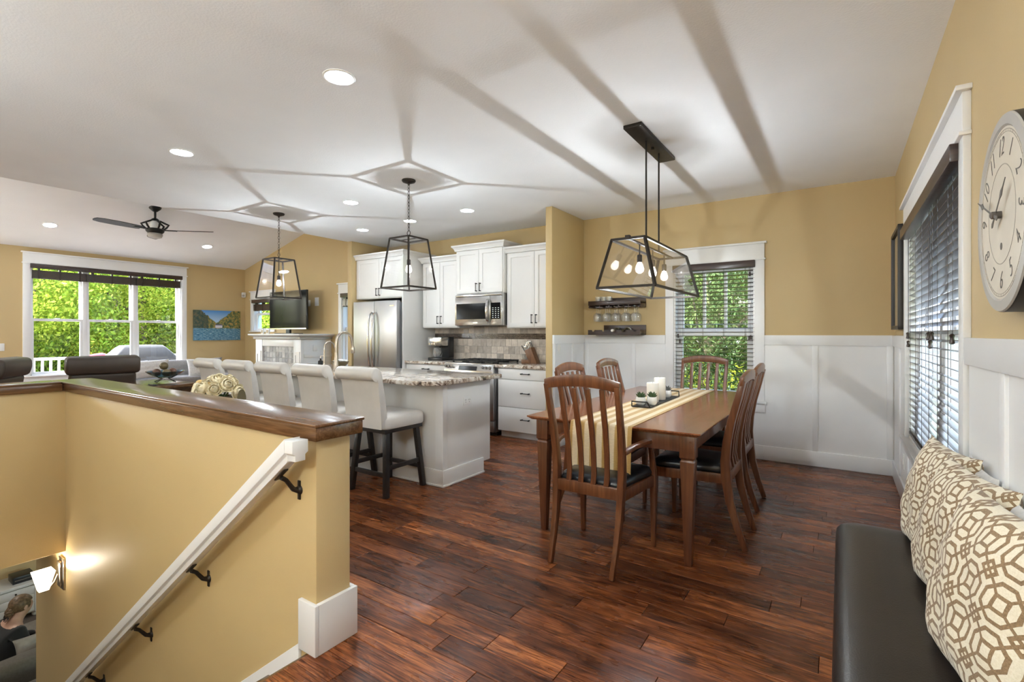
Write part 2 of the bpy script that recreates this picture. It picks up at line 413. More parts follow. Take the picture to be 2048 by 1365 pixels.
YELLOW = (0.535, 0.398, 0.198)
MT = {
    'yellow': plain('yellow_wall_paint', YELLOW, 0.5, var=0.02, vscale=2, bmp=0.06, bscale=180),
    'ceil': plain('ceiling_paint', (0.825, 0.835, 0.85), 0.9, var=0.015, vscale=3, bmp=0.15, bscale=90),
    'white': plain('white_trim_paint', (0.80, 0.80, 0.80), 0.35, var=0.015, vscale=4, bmp=0.02),
    'cabinet': plain('white_cabinet_paint', (0.74, 0.73, 0.71), 0.35, var=0.015, vscale=4, bmp=0.02),
    'vinyl': plain('white_window_vinyl', (0.82, 0.82, 0.82), 0.3, var=0.01),
    'plank': floor_mat(),
    'subfloor': plain('floor_gap', (0.018, 0.008, 0.005), 0.8),
    'cap': wood('oak_cap_wood', (0.075, 0.034, 0.013), (0.140, 0.066, 0.027), (0.20, 0.10, 0.043), 0.25, 0.2, 0, 1.3, 0.0),
    'cap_y': wood('oak_cap_wood_turned', (0.075, 0.034, 0.013), (0.140, 0.066, 0.027), (0.20, 0.10, 0.043), 0.25, 0.2, 1, 1.3, 0.0),
    'cherry': wood('cherry_table_wood', (0.17, 0.058, 0.025), (0.30, 0.112, 0.050), (0.40, 0.168, 0.078), 0.20, 0.25, 1, 0.7, 0.01),
    'cherry_leg': wood('cherry_leg_wood', (0.075, 0.026, 0.013), (0.125, 0.044, 0.020), (0.19, 0.075, 0.033), 0.28, 0.3, 2, 0.9, 0.02),
    'chair': wood('walnut_chair_wood', (0.080, 0.024, 0.009), (0.150, 0.050, 0.019), (0.23, 0.092, 0.036), 0.30, 0.25, 2, 0.9, 0.02),
    'espresso': wood('espresso_wood', (0.020, 0.010, 0.008), (0.040, 0.020, 0.015), (0.065, 0.034, 0.026), 0.35, 0.15, 0, 1.0, 0.02),
    'slat': wood('dark_blind_wood', (0.035, 0.022, 0.016), (0.060, 0.038, 0.028), (0.090, 0.060, 0.044), 0.28, 0.35, 1, 1.0, 0.0),
    'block': wood('knife_block_wood', (0.09, 0.035, 0.014), (0.16, 0.07, 0.03), (0.24, 0.11, 0.05), 0.4, 0.1, 2, 1.5, 0.02),
    'black_leg': plain('black_stained_wood', (0.022, 0.019, 0.018), 0.4, var=0.3, vscale=20),
    'bronze': plain('oil_rubbed_bronze', (0.030, 0.024, 0.020), 0.45, 0.6, var=0.25, vscale=20),
    'black': plain('black_metal', (0.018, 0.018, 0.018), 0.45, 0.4, var=0.2),
    'plastic': plain('black_plastic', (0.012, 0.012, 0.013), 0.3, var=0.1),
    'screen': plain('dark_screen_glass', (0.006, 0.006, 0.007), 0.12, var=0.05, spec=0.05),
    'steel': steel_mat(),
    'steel_h': steel_mat('stainless_steel_trim', (0.60, 0.59, 0.57), 0.22, 0),
    'chrome': plain('polished_steel', (0.62, 0.61, 0.60), 0.16, 1.0, var=0.02),
    'nickel': plain('brushed_nickel', (0.50, 0.44, 0.37), 0.28, 1.0, var=0.04),
    'granite': granite_mat(),
    'tile': tile_mat('tumbled_travertine', (0.50, 0.44, 0.38), (0.66, 0.60, 0.54), (0.76, 0.71, 0.65)),
    'mosaic': tile_mat('dark_mosaic_glass', (0.04, 0.028, 0.022), (0.10, 0.075, 0.06), (0.22, 0.18, 0.15), 0.15),
    'greytile': tile_mat('grey_slate_tile', (0.26, 0.26, 0.26), (0.36, 0.36, 0.36), (0.46, 0.46, 0.46), 0.5),
    'grout': plain('grout', (0.33, 0.30, 0.27), 0.9),
    'leather_cream': leather_mat('cream_leather', (0.62, 0.59, 0.55), 0.38, 0.06),
    'leather_black': leather_mat('black_leather', (0.012, 0.013, 0.016), 0.28, 0.2),
    'leather_brown': leather_mat('dark_brown_leather', (0.020, 0.015, 0.012), 0.36, 0.3),
    'leather_taupe': leather_mat('brown_recliner_leather', (0.055, 0.040, 0.030), 0.45, 0.15),
    'trellis': trellis_mat(),
    'runner': runner_mat(),
    'print': painting_mat(),
    'grey_fabric': fabric_mat('grey_sofa_fabric', (0.26, 0.25, 0.25)),
    'taupe_fabric': fabric_mat('taupe_sofa_fabric', (0.115, 0.098, 0.076), bmp=0.15),
    'white_fabric': fabric_mat('white_pillow_fabric', (0.66, 0.65, 0.63), bmp=0.2),
    'grey_cover': fabric_mat('grey_grill_cover', (0.019, 0.020, 0.022), 0.7, 200, 0.2),
    'red_fabric': fabric_mat('red_canvas', (0.5, 0.03, 0.06)),
    'pane': thin_glass('clear_window_glass', (0.97, 0.98, 0.98), 1.0),
    'lantern_glass': thin_glass('clear_lantern_glass', (1, 1, 1), 1.0),
    'cut_glass': thin_glass('clear_drinking_glass', (0.99, 1, 1), 3.0, 0.03, 0.10),
    'blue_glass': thin_glass('blue_bowl_glass', (0.45, 0.62, 0.72), 2.0, 0.03),
    'bottle': plain('dark_bottle_glass', (0.008, 0.012, 0.008), 0.06, var=0.1, coat=0.5),
    'candle': plain('ivory_wax', (0.82, 0.78, 0.70), 0.5, var=0.02),
    'ceramic': plain('white_ceramic', (0.82, 0.82, 0.80), 0.2, var=0.02),
    'succulent': plain('succulent_leaf', (0.045, 0.085, 0.03), 0.5, var=0.4, vscale=40),
    'grey_plant': plain('grey_leaf', (0.11, 0.11, 0.10), 0.6, var=0.4, vscale=40),
    'rose': plain('cream_rose_petal', (0.86, 0.77, 0.55), 0.6, var=0.08, vscale=30),
    'rose_gold': plain('yellow_rose_petal', (0.78, 0.56, 0.24), 0.6, var=0.1, vscale=30),
    'stem': plain('green_stem', (0.05, 0.10, 0.03), 0.6),
    'olive': plain('olive_bronze', (0.16, 0.13, 0.07), 0.35, 0.4),
    'frame_black': plain('black_picture_frame', (0.014, 0.012, 0.011), 0.4),
    'mat_board': plain('beige_mat_board', (0.42, 0.33, 0.20), 0.7, var=0.05),
    'clock_face': plain('aged_paper_dial', (0.62, 0.56, 0.46), 0.45, var=0.05, vscale=12),
    'clock_rim': plain('grey_clock_rim', (0.42, 0.40, 0.37), 0.4, var=0.06),
    'ink': plain('dial_ink', (0.10, 0.085, 0.07), 0.6),
    'ink_pale': plain('pale_dial_ink', (0.36, 0.32, 0.26), 0.6),
    'bulb_glass': thin_glass('clear_bulb_glass', (1, 0.98, 0.95), 1.0, 0.0, 0.0, 0.9),
    'pend_bulb': emit('warm_bulb_glow', (0.81, 0.91, 1.0), PEND_E),
    'din_bulb': emit('warm_bulb_glow_dining', (0.84, 0.92, 1.0), DIN_E),
    'down': emit('downlight_glow', (0.81, 0.91, 1.0), DOWN_E),
    'sconce_glow': emit('sconce_shade_glow', (1.0, 0.86, 0.64), SCONCE_E),
    'fill_lower': emit('fill_glow_lower', (1.0, 0.95, 0.86), DOWN_E * 2.6),  # for the unseen lights added below stairs
    'fill_globe_entry': emit('fill_globe_glow_entry', (0.80, 0.91, 1.0), FILL_GLOBE_E * 2.0),
    'sconce_bulb': emit('sconce_bulb_glow', (1.0, 0.88, 0.68), 280.0),
    'globe': emit('fill_globe_glow', (0.81, 0.91, 1.0), FILL_GLOBE_E),
    'fill_globe_living': emit('fill_globe_glow_living', (0.82, 0.92, 1.0), FILL_GLOBE_E * 3.8),
    'clock_led': emit('small_display_glow', (0.7, 0.85, 1.0), 0.5),
    'plate': plain('white_switch_plate', (0.78, 0.77, 0.74), 0.35, var=0.01),
    'skin': plain('skin', (0.55, 0.33, 0.24), 0.5, var=0.08, vscale=20),
    'hair': plain('dark_blond_hair', (0.16, 0.10, 0.055), 0.5, var=0.5, vscale=60),
    'black_cloth': fabric_mat('black_knit', (0.010, 0.010, 0.011)),
    'dark_denim': fabric_mat('dark_denim', (0.03, 0.035, 0.05)),
    'carpet': fabric_mat('brown_carpet', (0.13, 0.10, 0.08), 0.95, 150, 0.6),
    'rug': fabric_mat('patterned_rug', (0.30, 0.27, 0.23), 0.95, 120, 0.6),
    'grass': plain('lawn', (0.05, 0.09, 0.02), 0.9, var=0.4, vscale=0.6),
    'bark': plain('bark', (0.11, 0.085, 0.06), 0.9, var=0.4, vscale=8, bmp=0.6, bscale=25),
    'deck': plain('deck_board', (0.30, 0.27, 0.24), 0.7, var=0.1),
    'leaf_lime': leaf_mat('lime_leaf', (0.12, 0.20, 0.02), (0.34, 0.42, 0.05), (0.62, 0.58, 0.12)),
    'leaf_green': leaf_mat('green_leaf', (0.05, 0.12, 0.015), (0.14, 0.26, 0.03), (0.36, 0.44, 0.08)),
    'leaf_conifer': leaf_mat('conifer_needle', (0.025, 0.05, 0.018), (0.06, 0.095, 0.035), (0.15, 0.18, 0.07), 0.3),
    'leaf_gold': leaf_mat('golden_leaf', (0.10, 0.14, 0.015), (0.27, 0.29, 0.03), (0.46, 0.40, 0.06)),
    'roofing': plain('roof_underlay', (0.3, 0.3, 0.3), 0.9),
}

# ------------------------------------------------------------------ mesh helpers
class MB:
    def __init__(s):
        s.v, s.f, s.r = [], [], []
    def add(s, vs, fs, rnd=0.5):
        n = len(s.v)
        s.v += [Vector(q) for q in vs]
        s.f += [tuple(i + n for i in q) for q in fs]
        s.r += [rnd] * len(fs)
        return s
    def box(s, x0, x1, y0, y1, z0, z1, rnd=0.5):
        return s.add([(x0, y0, z0), (x1, y0, z0), (x1, y1, z0), (x0, y1, z0), (x0, y0, z1), (x1, y0, z1), (x1, y1, z1), (x0, y1, z1)],
                     [(0, 3, 2, 1), (4, 5, 6, 7), (0, 1, 5, 4), (1, 2, 6, 5), (2, 3, 7, 6), (3, 0, 4, 7)], rnd)
    def loft(s, rings, cap=True, closed=False, rnd=0.5):
        n = len(rings[0]); m = len(rings)
        vs = [p for r in rings for p in r]
        fs = []
        for i in range(m if closed else m - 1):
            a, b = i * n, ((i + 1) % m) * n
            for j in range(n):
                k = (j + 1) % n
                fs.append((a + j, a + k, b + k, b + j))
        if cap and not closed:
            fs.append(tuple(reversed(range(n))))
            fs.append(tuple((m - 1) * n + j for j in range(n)))
        return s.add(vs, fs, rnd)
    def lathe(s, prof, n=20, c=(0, 0, 0), axis='Z', cap=True):
        rings = []
        for r, z in prof:
            ring = []
            for i in range(n):
                a = 2 * PI * i / n
                p = (r * math.cos(a), r * math.sin(a), z)
                if axis == 'X': p = (p[2], p[0], p[1])
                elif axis == 'Y': p = (p[1], p[2], p[0])
                ring.append((p[0] + c[0], p[1] + c[1], p[2] + c[2]))
            rings.append(ring)
        return s.loft(rings, cap)
    def prism(s, poly, axis, a, b, rnd=0.5):
        """poly: 2D points; axis X -> (y,z), Y -> (x,z), Z -> (x,y)"""
        def at(p, t):
            return {'X': (t, p[0], p[1]), 'Y': (p[0], t, p[1]), 'Z': (p[0], p[1], t)}[axis]
        return s.loft([[at(p, a) for p in poly], [at(p, b) for p in poly]], True, False, rnd)
    def tube(s, path, r, n=10, closed=False, cap=True):
        path = [Vector(p) for p in path]
        m = len(path); rings = []
        prev = None
        for i, p in enumerate(path):
            if closed: t = path[(i + 1) % m] - path[i - 1]
            else: t = path[min(i + 1, m - 1)] - path[max(i - 1, 0)]
            t.normalize()
            if prev is None:
                ref = Vector((0, 0, 1)) if abs(t.z) < 0.9 else Vector((1, 0, 0))
                u = t.cross(ref).normalized()
            else:
                u = (prev - t * prev.dot(t)).normalized()
            prev = u
            w = t.cross(u)
            rr = r[i] if isinstance(r, (list, tuple)) else r
            rings.append([p + (u * math.cos(2 * PI * k / n) + w * math.sin(2 * PI * k / n)) * rr for k in range(n)])
        return s.loft(rings, cap, closed)
    def bar(s, path, w, d, side=(1, 0, 0)):
        """rectangular bar along a path: w along 'side', d across; w, d may be lists"""
        path = [Vector(p) for p in path]; side = Vector(side).normalized(); m = len(path); rings = []
        for i, p in enumerate(path):
            t = (path[min(i + 1, m - 1)] - path[max(i - 1, 0)]).normalized()
            q = t.cross(side).normalized()
            ww = (w[i] if isinstance(w, (list, tuple)) else w) / 2
            dd = (d[i] if isinstance(d, (list, tuple)) else d) / 2
            sd = (side - t * side.dot(t)).normalized()
            rings.append([p - sd * ww - q * dd, p + sd * ww - q * dd, p + sd * ww + q * dd, p - sd * ww + q * dd])
        return s.loft(rings)
    def sphere(s, c, r, n=12, m=8, sq=(1, 1, 1)):
        rings = []
        for i in range(1, m):
            a = PI * i / m
            rings.append([(c[0] + sq[0] * r * math.sin(a) * math.cos(2 * PI * k / n), c[1] + sq[1] * r * math.sin(a) * math.sin(2 * PI * k / n), c[2] - sq[2] * r * math.cos(a)) for k in range(n)])
        n0 = len(s.v)
        s.loft(rings, False)
        b, t = len(s.v), len(s.v) + 1
        s.v += [Vector((c[0], c[1], c[2] - sq[2] * r)), Vector((c[0], c[1], c[2] + sq[2] * r))]
        last = n0 + (m - 2) * n
        for k in range(n):
            s.f.append((b, n0 + (k + 1) % n, n0 + k)); s.f.append((t, last + k, last + (k + 1) % n)); s.r += [0.5, 0.5]
        return s
    def tf(s, M, start=0):
        for i in range(start, len(s.v)):
            s.v[i] = M @ s.v[i]
        return s
    def build(s, name, mat, parent=None, bev=0.0, seg=2, smooth=None, rnd=False, kind=None, label=None):
        lo = Vector([min(p[i] for p in s.v) for i in range(3)]); hi = Vector([max(p[i] for p in s.v) for i in range(3)])
        c = (lo + hi) / 2
        me = bpy.data.meshes.new(name)
        me.from_pydata([p - c for p in s.v], [], s.f)
        me.materials.append(MT[mat] if isinstance(mat, str) else mat)
        if rnd:
            at = me.attributes.new('rnd', 'FLOAT', 'FACE')
            at.data.foreach_set('value', s.r)
        if bev:
            bm = bmesh.new(); bm.from_mesh(me)
            bmesh.ops.recalc_face_normals(bm, faces=bm.faces)
            ed = [e for e in bm.edges if len(e.link_faces) == 2 and e.calc_face_angle(0) > math.radians(30)]
            bmesh.ops.bevel(bm, geom=ed, offset=bev, segments=seg, profile=0.5, affect='EDGES', clamp_overlap=True)
            bm.to_mesh(me); bm.free()
        else:
            bm = bmesh.new(); bm.from_mesh(me)
            bmesh.ops.recalc_face_normals(bm, faces=bm.faces)
            bm.to_mesh(me); bm.free()
        if smooth is not None or bev:
            me.polygons.foreach_set('use_smooth', [True] * len(me.polygons))
            me.set_sharp_from_angle(angle=math.radians(smooth if smooth else 35))
        o = bpy.data.objects.new(name, me)
        COL.objects.link(o)
        WL[o] = c
        if parent is not None:
            o.parent = parent
            o.location = c - WL[parent]
        else:
            o.location = c
        if kind: o['kind'] = kind
        if label: o['label'] = label
        return o

WL = {}
def tag(o, label, cat, group=None, kind=None):
    o['label'] = label; o['category'] = cat
    if group: o['group'] = group
    if kind: o['kind'] = kind
    return o
def thing(name, label, cat, loc=(0, 0, 0), group=None):
    o = bpy.data.objects.new(name, None); COL.objects.link(o)
    o.empty_display_size = 0.1
    o.location = loc; WL[o] = Vector(loc)
    return tag(o, label, cat, group)
def dup(root, loc=None, rz=None, label=None, group=None):
    r = root.copy(); COL.objects.link(r)
    if loc is not None: r.location = loc
    if rz is not None: r.rotation_euler = (0, 0, rz)
    if label: r['label'] = label
    if group: r['group'] = group
    for ch in list(root.children):
        c = ch.copy(); COL.objects.link(c); c.parent = r
        for g in list(ch.children):
            d = g.copy(); COL.objects.link(d); d.parent = c
    return r
def box(name, mat, x0, x1, y0, y1, z0, z1, parent=None, bev=0.0, **k):
    return MB().box(x0, x1, y0, y1, z0, z1).build(name, mat, parent, bev, **k)
def struct(o):
    o['kind'] = 'structure'
    return o
def sheet(axis, t0, t1, a0, a1, b0, b1, holes=()):
    """slab between t0,t1 across 'axis' with rectangular holes (a0,a1,b0,b1): one closed mesh"""
    A = sorted({a0, a1, *[h[0] for h in holes], *[h[1] for h in holes]}); A = [q for q in A if a0 <= q <= a1]
    B = sorted({b0, b1, *[h[2] for h in holes], *[h[3] for h in holes]}); B = [q for q in B if b0 <= q <= b1]
    def solid(i, j):
        if not (0 <= i < len(A) - 1 and 0 <= j < len(B) - 1): return False
        ca, cb = (A[i] + A[i + 1]) / 2, (B[j] + B[j + 1]) / 2
        return not any(h[0] < ca < h[1] and h[2] < cb < h[3] for h in holes)
    m = MB(); idx = {}
    def vid(i, j, k):
        if (i, j, k) not in idx:
            t = t1 if k else t0
            p = {'X': (t, A[i], B[j]), 'Y': (A[i], t, B[j]), 'Z': (A[i], B[j], t)}[axis]
            idx[(i, j, k)] = len(m.v); m.v.append(Vector(p))
        return idx[(i, j, k)]
    for i in range(len(A) - 1):
        for j in range(len(B) - 1):
            if not solid(i, j): continue
            m.f.append(tuple(vid(*q) for q in ((i, j, 0), (i, j + 1, 0), (i + 1, j + 1, 0), (i + 1, j, 0))))
            m.f.append(tuple(vid(*q) for q in ((i, j, 1), (i + 1, j, 1), (i + 1, j + 1, 1), (i, j + 1, 1))))
            for (di, dj, p, q) in ((-1, 0, (i, j), (i, j + 1)), (1, 0, (i + 1, j), (i + 1, j + 1)), (0, -1, (i, j), (i + 1, j)), (0, 1, (i, j + 1), (i + 1, j + 1))):
                if not solid(i + di, j + dj):
                    m.f.append((vid(*p, 0), vid(*q, 0), vid(*q, 1), vid(*p, 1)))
    m.r = [0.5] * len(m.f)
    return m

# ------------------------------------------------------------------ setting
XR, YB, XW, CZ = 0.41, 5.66, -10.86, 2.74         # right wall, back wall, window wall, flat ceiling
YF = -1.4                                          # wall behind the camera
XE, XRIDGE, ZRIDGE = -6.41, -8.67, 3.25            # edge of the flat ceiling, ridge of the vault
LF = -2.65                                         # lower level floor
SX0, SX1, SY0, SY1 = -4.91, -1.775, 0.12, 1.205     # stairwell

fl = struct(sheet('Z', -0.36, -0.012, XW - 0.2, XR + 0.2, YF - 0.2, YB + 0.2, [(SX0 - 0.17, SX1, SY0 - 0.15, SY1 + 0.17)]).build('floor', 'subfloor'))
# planks: each one an object within the stretch of floor the photo shows, the others joined
PW = 0.12
rest = MB()
row0 = 0.05
k = math.floor((YF - row0) / PW)
while row0 + k * PW < YB:
    y0, y1 = row0 + k * PW, row0 + (k + 1) * PW
    x = XW - R.random() * 0.8
    while x < XR:
        ln = R.choice((0.32, 0.45, 0.6, 0.75, 0.9, 1.05, 1.2)) * R.uniform(0.9, 1.1)
        xa, xb = max(x, XW), min(x + ln, XR)
        x += ln
        if xb - xa < 0.02: continue
        segs = [(xa, xb)]
        if y1 > SY0 - 0.02 and y0 < SY1 - 0.03:      # stairwell
            segs = [(a, b) for a, b in ((xa, min(xb, SX0)), (max(xa, SX1 - 0.02), xb)) if b - a > 0.02]
        for a, b in segs:
            g = 0.0011
            h = R.uniform(-0.0012, 0.0)
            rr = R.random()
            ya, yb = y0 + g, min(y1, YB) - g
            e = 0.0013
            def plank(m):
                m.loft([[(a + g, ya, -0.012), (b - g, ya, -0.012), (b - g, yb, -0.012), (a + g, yb, -0.012)],
                        [(a + g, ya, h - e), (b - g, ya, h - e), (b - g, yb, h - e), (a + g, yb, h - e)],
                        [(a + g + e, ya + e, h), (b - g - e, ya + e, h), (b - g - e, yb - e, h), (a + g + e, yb - e, h)]], True, False, rr)
            seen = a > -3.75 and b > -3.2 and y1 > 0.62
            if seen:
                m = MB(); plank(m); m.build('plank', 'plank', fl, rnd=True)
            else:
                plank(rest)
    k += 1
rest.build('planks', 'plank', fl, rnd=True, kind='stuff')
nose = struct(box('trim_1', 'cap_y', SX1 - 0.035, SX1 - 0.004, SY0, SY1, -0.035, -0.002, bev=0.006))

# walls
DW = (-1.58, -0.745, 0.60, 2.07)      # dining window opening (x, z)
RW = (2.60, 4.56, 0.55, 2.06)         # right window opening (y, z)
BW = (2.23, 4.41, 0.62, 2.44)         # living window opening (y, z)
TW1 = (-10.50, -9.75, 1.36, 2.03)     # window above the fireplace
TW2 = (-7.50, -6.70, 0.70, 2.03)
struct(sheet('X', XR, XR + 0.17, YF - 0.2, YB + 0.2, -0.36, CZ, [RW]).build('wall_right', 'yellow'))
wback = struct(sheet('Y', YB, YB + 0.17, XW - 0.17, XR, -0.36, 3.4, [DW, TW1, TW2]).build('wall_back', 'yellow'))
struct(sheet('X', XW - 0.17, XW, YF - 0.2, YB, -0.36, 2.75, [BW]).build('wall_left', 'yellow'))
struct(sheet('Y', YF - 0.17, YF, XW, XR, -0.36, 3.4).build('wall_front', 'yellow'))
struct(box('wall_partition', 'yellow', -2.785, -2.70, 4.83, YB, 0, CZ, bev=0.008))
struct(box('wall_stub', 'yellow', -6.41, -6.31, 4.93, YB, 0, CZ, bev=0.008))
# ceilings
struct(sheet('Z', CZ, CZ + 0.16, XE, XR + 0.17, YF - 0.17, YB + 0.17).build('ceiling', 'ceil'))
c2 = MB()
c2.prism([(XE, CZ), (XRIDGE, ZRIDGE), (XRIDGE, ZRIDGE + 0.16), (XE, CZ + 0.16)], 'Y', YF - 0.17, YB + 0.17)
struct(c2.build('ceiling_vault_near', 'ceil'))
SKX0, SKX1, SKY0, SKY1 = -9.85, -9.20, 0.75, 1.60
def zfar(x): return ZRIDGE + (2.70 - ZRIDGE) * (x - XRIDGE) / (XW - XRIDGE)
m = sheet('Z', 0, 0.16, XW - 0.17, XRIDGE, YF - 0.17, YB + 0.17, [(SKX0, SKX1, SKY0, SKY1)])
for p in m.v: p.z += zfar(p.x)
struct(m.build('ceiling_vault_far', 'ceil'))
# roof above everything keeps the sky out of the joints
rf = MB().prism([(XR + 0.5, CZ + 0.2), (XE, CZ + 0.2), (XRIDGE, ZRIDGE + 0.2), (XRIDGE, ZRIDGE + 0.3), (XR + 0.5, CZ + 0.4)], 'Y', YF - 0.4, YB + 0.4)
struct(rf.build('roof', 'roofing'))

# half walls round the stairwell, and what lies below
HZ = 0.868
struct(MB().loft([[(x, y, z) for (y, z) in ((SY1, LF), (SY1 + 0.17, LF), (SY1 + 0.17, HZ), (SY1, HZ))] for x in (-5.70, -1.765)]).build('wall_stair_long', 'yellow', bev=0.012))
struct(box('wall_stair_end', 'yellow', SX0 - 0.17, SX0, YF, SY1 + 0.01, -0.36, HZ, bev=0.006))
struct(box('wall_stair_south', 'yellow', SX0, SX1, SY0 - 0.15, SY0, LF, HZ - 0.9 + 0.02, bev=0.004))
struct(box('wall_lower_far', 'yellow', -9.95, -9.78, YF, YB, LF, -0.36))
struct(box('wall_lower_back', 'yellow', -9.8, -5.0, 5.0, 5.1, LF, -0.36))
struct(box('wall_lower_front', 'yellow', -9.8, SX1, YF - 0.1, YF, LF, -0.36))
struct(box('floor_lower', 'carpet', -9.95, -1.2, YF, YB, LF - 0.1, LF))
struct(box('wall_stair_top', 'yellow', SX1, SX1 + 0.1, SY0 - 0.15, SY1, LF, -0.36))
# cap of the half walls: long run, its end, and the return toward the camera
CY0, CY1, CZ0, CZ1 = SY1 - 0.022, SY1 + 0.21, HZ, 0.937
cap = MB().box(SX0 - 0.21, -1.735, CY0, CY1, CZ0, CZ1 - 0.014).build('trim_2', 'cap', bev=0.003)
struct(cap)
MB().box(SX0 - 0.215, -1.729, CY0 - 0.006, CY1 + 0.006, CZ1 - 0.014, CZ1).build('top_board', 'cap', cap, bev=0.005)
cap2 = struct(MB().box(SX0 - 0.21, SX0 + 0.022, YF, CY0 - 0.001, CZ0, CZ1 - 0.014).build('trim_3', 'cap_y', bev=0.003))
MB().box(SX0 - 0.215, SX0 + 0.028, YF, CY0 - 0.008, CZ1 - 0.014, CZ1).build('top_board', 'cap_y', cap2, bev=0.005)
# white plinth round the end of the half wall and the sloping skirt board
pl = MB().box(-1.862, -1.745, SY1 - 0.018, SY1, 0.0, 0.205).build('baseboard_half_wall', 'white', bev=0.003)
struct(pl)
MB().box(-1.765, -1.745, SY1, SY1 + 0.19, 0.0, 0.205).build('end_board', 'white', pl, bev=0.003)
MB().box(-1.95, -1.7655, SY1 + 0.17, SY1 + 0.19, 0.0, 0.205).build('back_board', 'white', pl, bev=0.003)
sk = MB().prism([(-1.862, 0.03), (-1.862, -0.26), (-5.5, -2.65), (-5.69, -2.65), (-5.69, -2.60)], 'Y', SY1 - 0.016, SY1)
for p in sk.v: pass
sk = MB()
def zs(x): return (x + 1.862) * 0.745 + 0.0
sk.loft([[(x, SY1 - 0.016, zs(x) - 0.25), (x, SY1, zs(x) - 0.25), (x, SY1, zs(x) + 0.02), (x, SY1 - 0.016, zs(x) + 0.02)] for x in (-1.862, -5.05)])
struct(sk.build('trim_4', 'white', bev=0.003))
st = thing('staircase', 'wooden stair flight going down beside the yellow half wall', 'stairs', (-3.5, 0.66, LF))
for i in range(13):
    x1 = SX1 - 0.035 - i * 0.25; z = -0.189 * (i + 1)
    MB().box(x1 - 0.27, x1, SY0 + 0.002, SY1 - 0.018, z - 0.03, z).build('tread', 'cap_y', st, bev=0.006)
    MB().box(x1 - 0.012, x1, SY0 + 0.002, SY1 - 0.018, z, z + 0.158).build('riser', 'white', st)

# board and batten wainscot
def wains_back(name, x0, x1, battens, base=True):
    p = struct(MB().box(x0, x1, YB - 0.008, YB, 0, 1.19).build(name, 'white'))
    MB().box(x0, x1, YB - 0.024, YB, 1.185, 1.285).build('top_rail', 'white', p, bev=0.002)
    MB().box(x0, x1, YB - 0.022, YB, 0.0, 0.145).build('base_rail', 'white', p, bev=0.003)
    for b in battens:
        MB().box(b - 0.024, b + 0.024, YB - 0.018, YB - 0.006, 0.145, 1.185).build('batten', 'white', p, bev=0.0015)
    return p
wains_back('trim_5', -2.70, -1.672, (-2.655, -2.05))
wains_back('trim_6', -0.66, XR, (-0.21, 0.372))
MB_ = struct(MB().box(-1.672, -0.66, YB - 0.008, YB, 0, 0.49).build('trim_7', 'white'))
MB().box(-1.672, -0.66, YB - 0.022, YB, 0.0, 0.145).build('base_rail', 'white', MB_, bev=0.003)
pp = struct(MB().box(-2.70, -2.692, 4.84, YB - 0.024, 0, 1.19).build('trim_8', 'white'))
MB().box(-2.70, -2.676, 4.835, YB - 0.024, 1.185, 1.285).build('top_rail', 'white', pp, bev=0.002)
MB().box(-2.70, -2.678, 4.835, YB - 0.024, 0, 0.145).build('base_rail', 'white', pp, bev=0.003)
for b in (4.88, 5.32): MB().box(-2.694, -2.682, b - 0.024, b + 0.024, 0.145, 1.185).build('batten', 'white', pp, bev=0.0015)
pr = struct(sheet('X', XR - 0.008, XR, YF, YB - 0.024, 0, 1.19, [(2.5, 4.66, 0.48, 1.3)]).build('trim_9', 'white'))
for a, b in ((YF, 2.50), (4.66, YB - 0.024)):
    MB().box(XR - 0.024, XR, a, b, 1.185, 1.285).build('top_rail', 'white', pr, bev=0.002)
MB().box(XR - 0.022, XR, YF, YB - 0.024, 0, 0.145).build('base_rail', 'white', pr, bev=0.003)
for b in (0.4, 1.2, 2.0): MB().box(XR - 0.018, XR - 0.006, b - 0.03, b + 0.03, 0.145, 1.185).build('batten', 'white', pr, bev=0.0015)
for b in (2.7, 3.6, 4.5): MB().box(XR - 0.018, XR - 0.006, b - 0.03, b + 0.03, 0.145, 0.46).build('batten', 'white', pr, bev=0.0015)
MB().box(XR - 0.018, XR - 0.006, 5.05, 5.10, 0.145, 1.185).build('batten', 'white', pr, bev=0.0015)
# baseboards elsewhere
struct(box('baseboard_left', 'white', XW, XW + 0.016, YF, YB, 0, 0.14, bev=0.003))
struct(box('baseboard_back', 'white', XW + 0.016, -6.41, YB - 0.016, YB, 0, 0.14, bev=0.003))

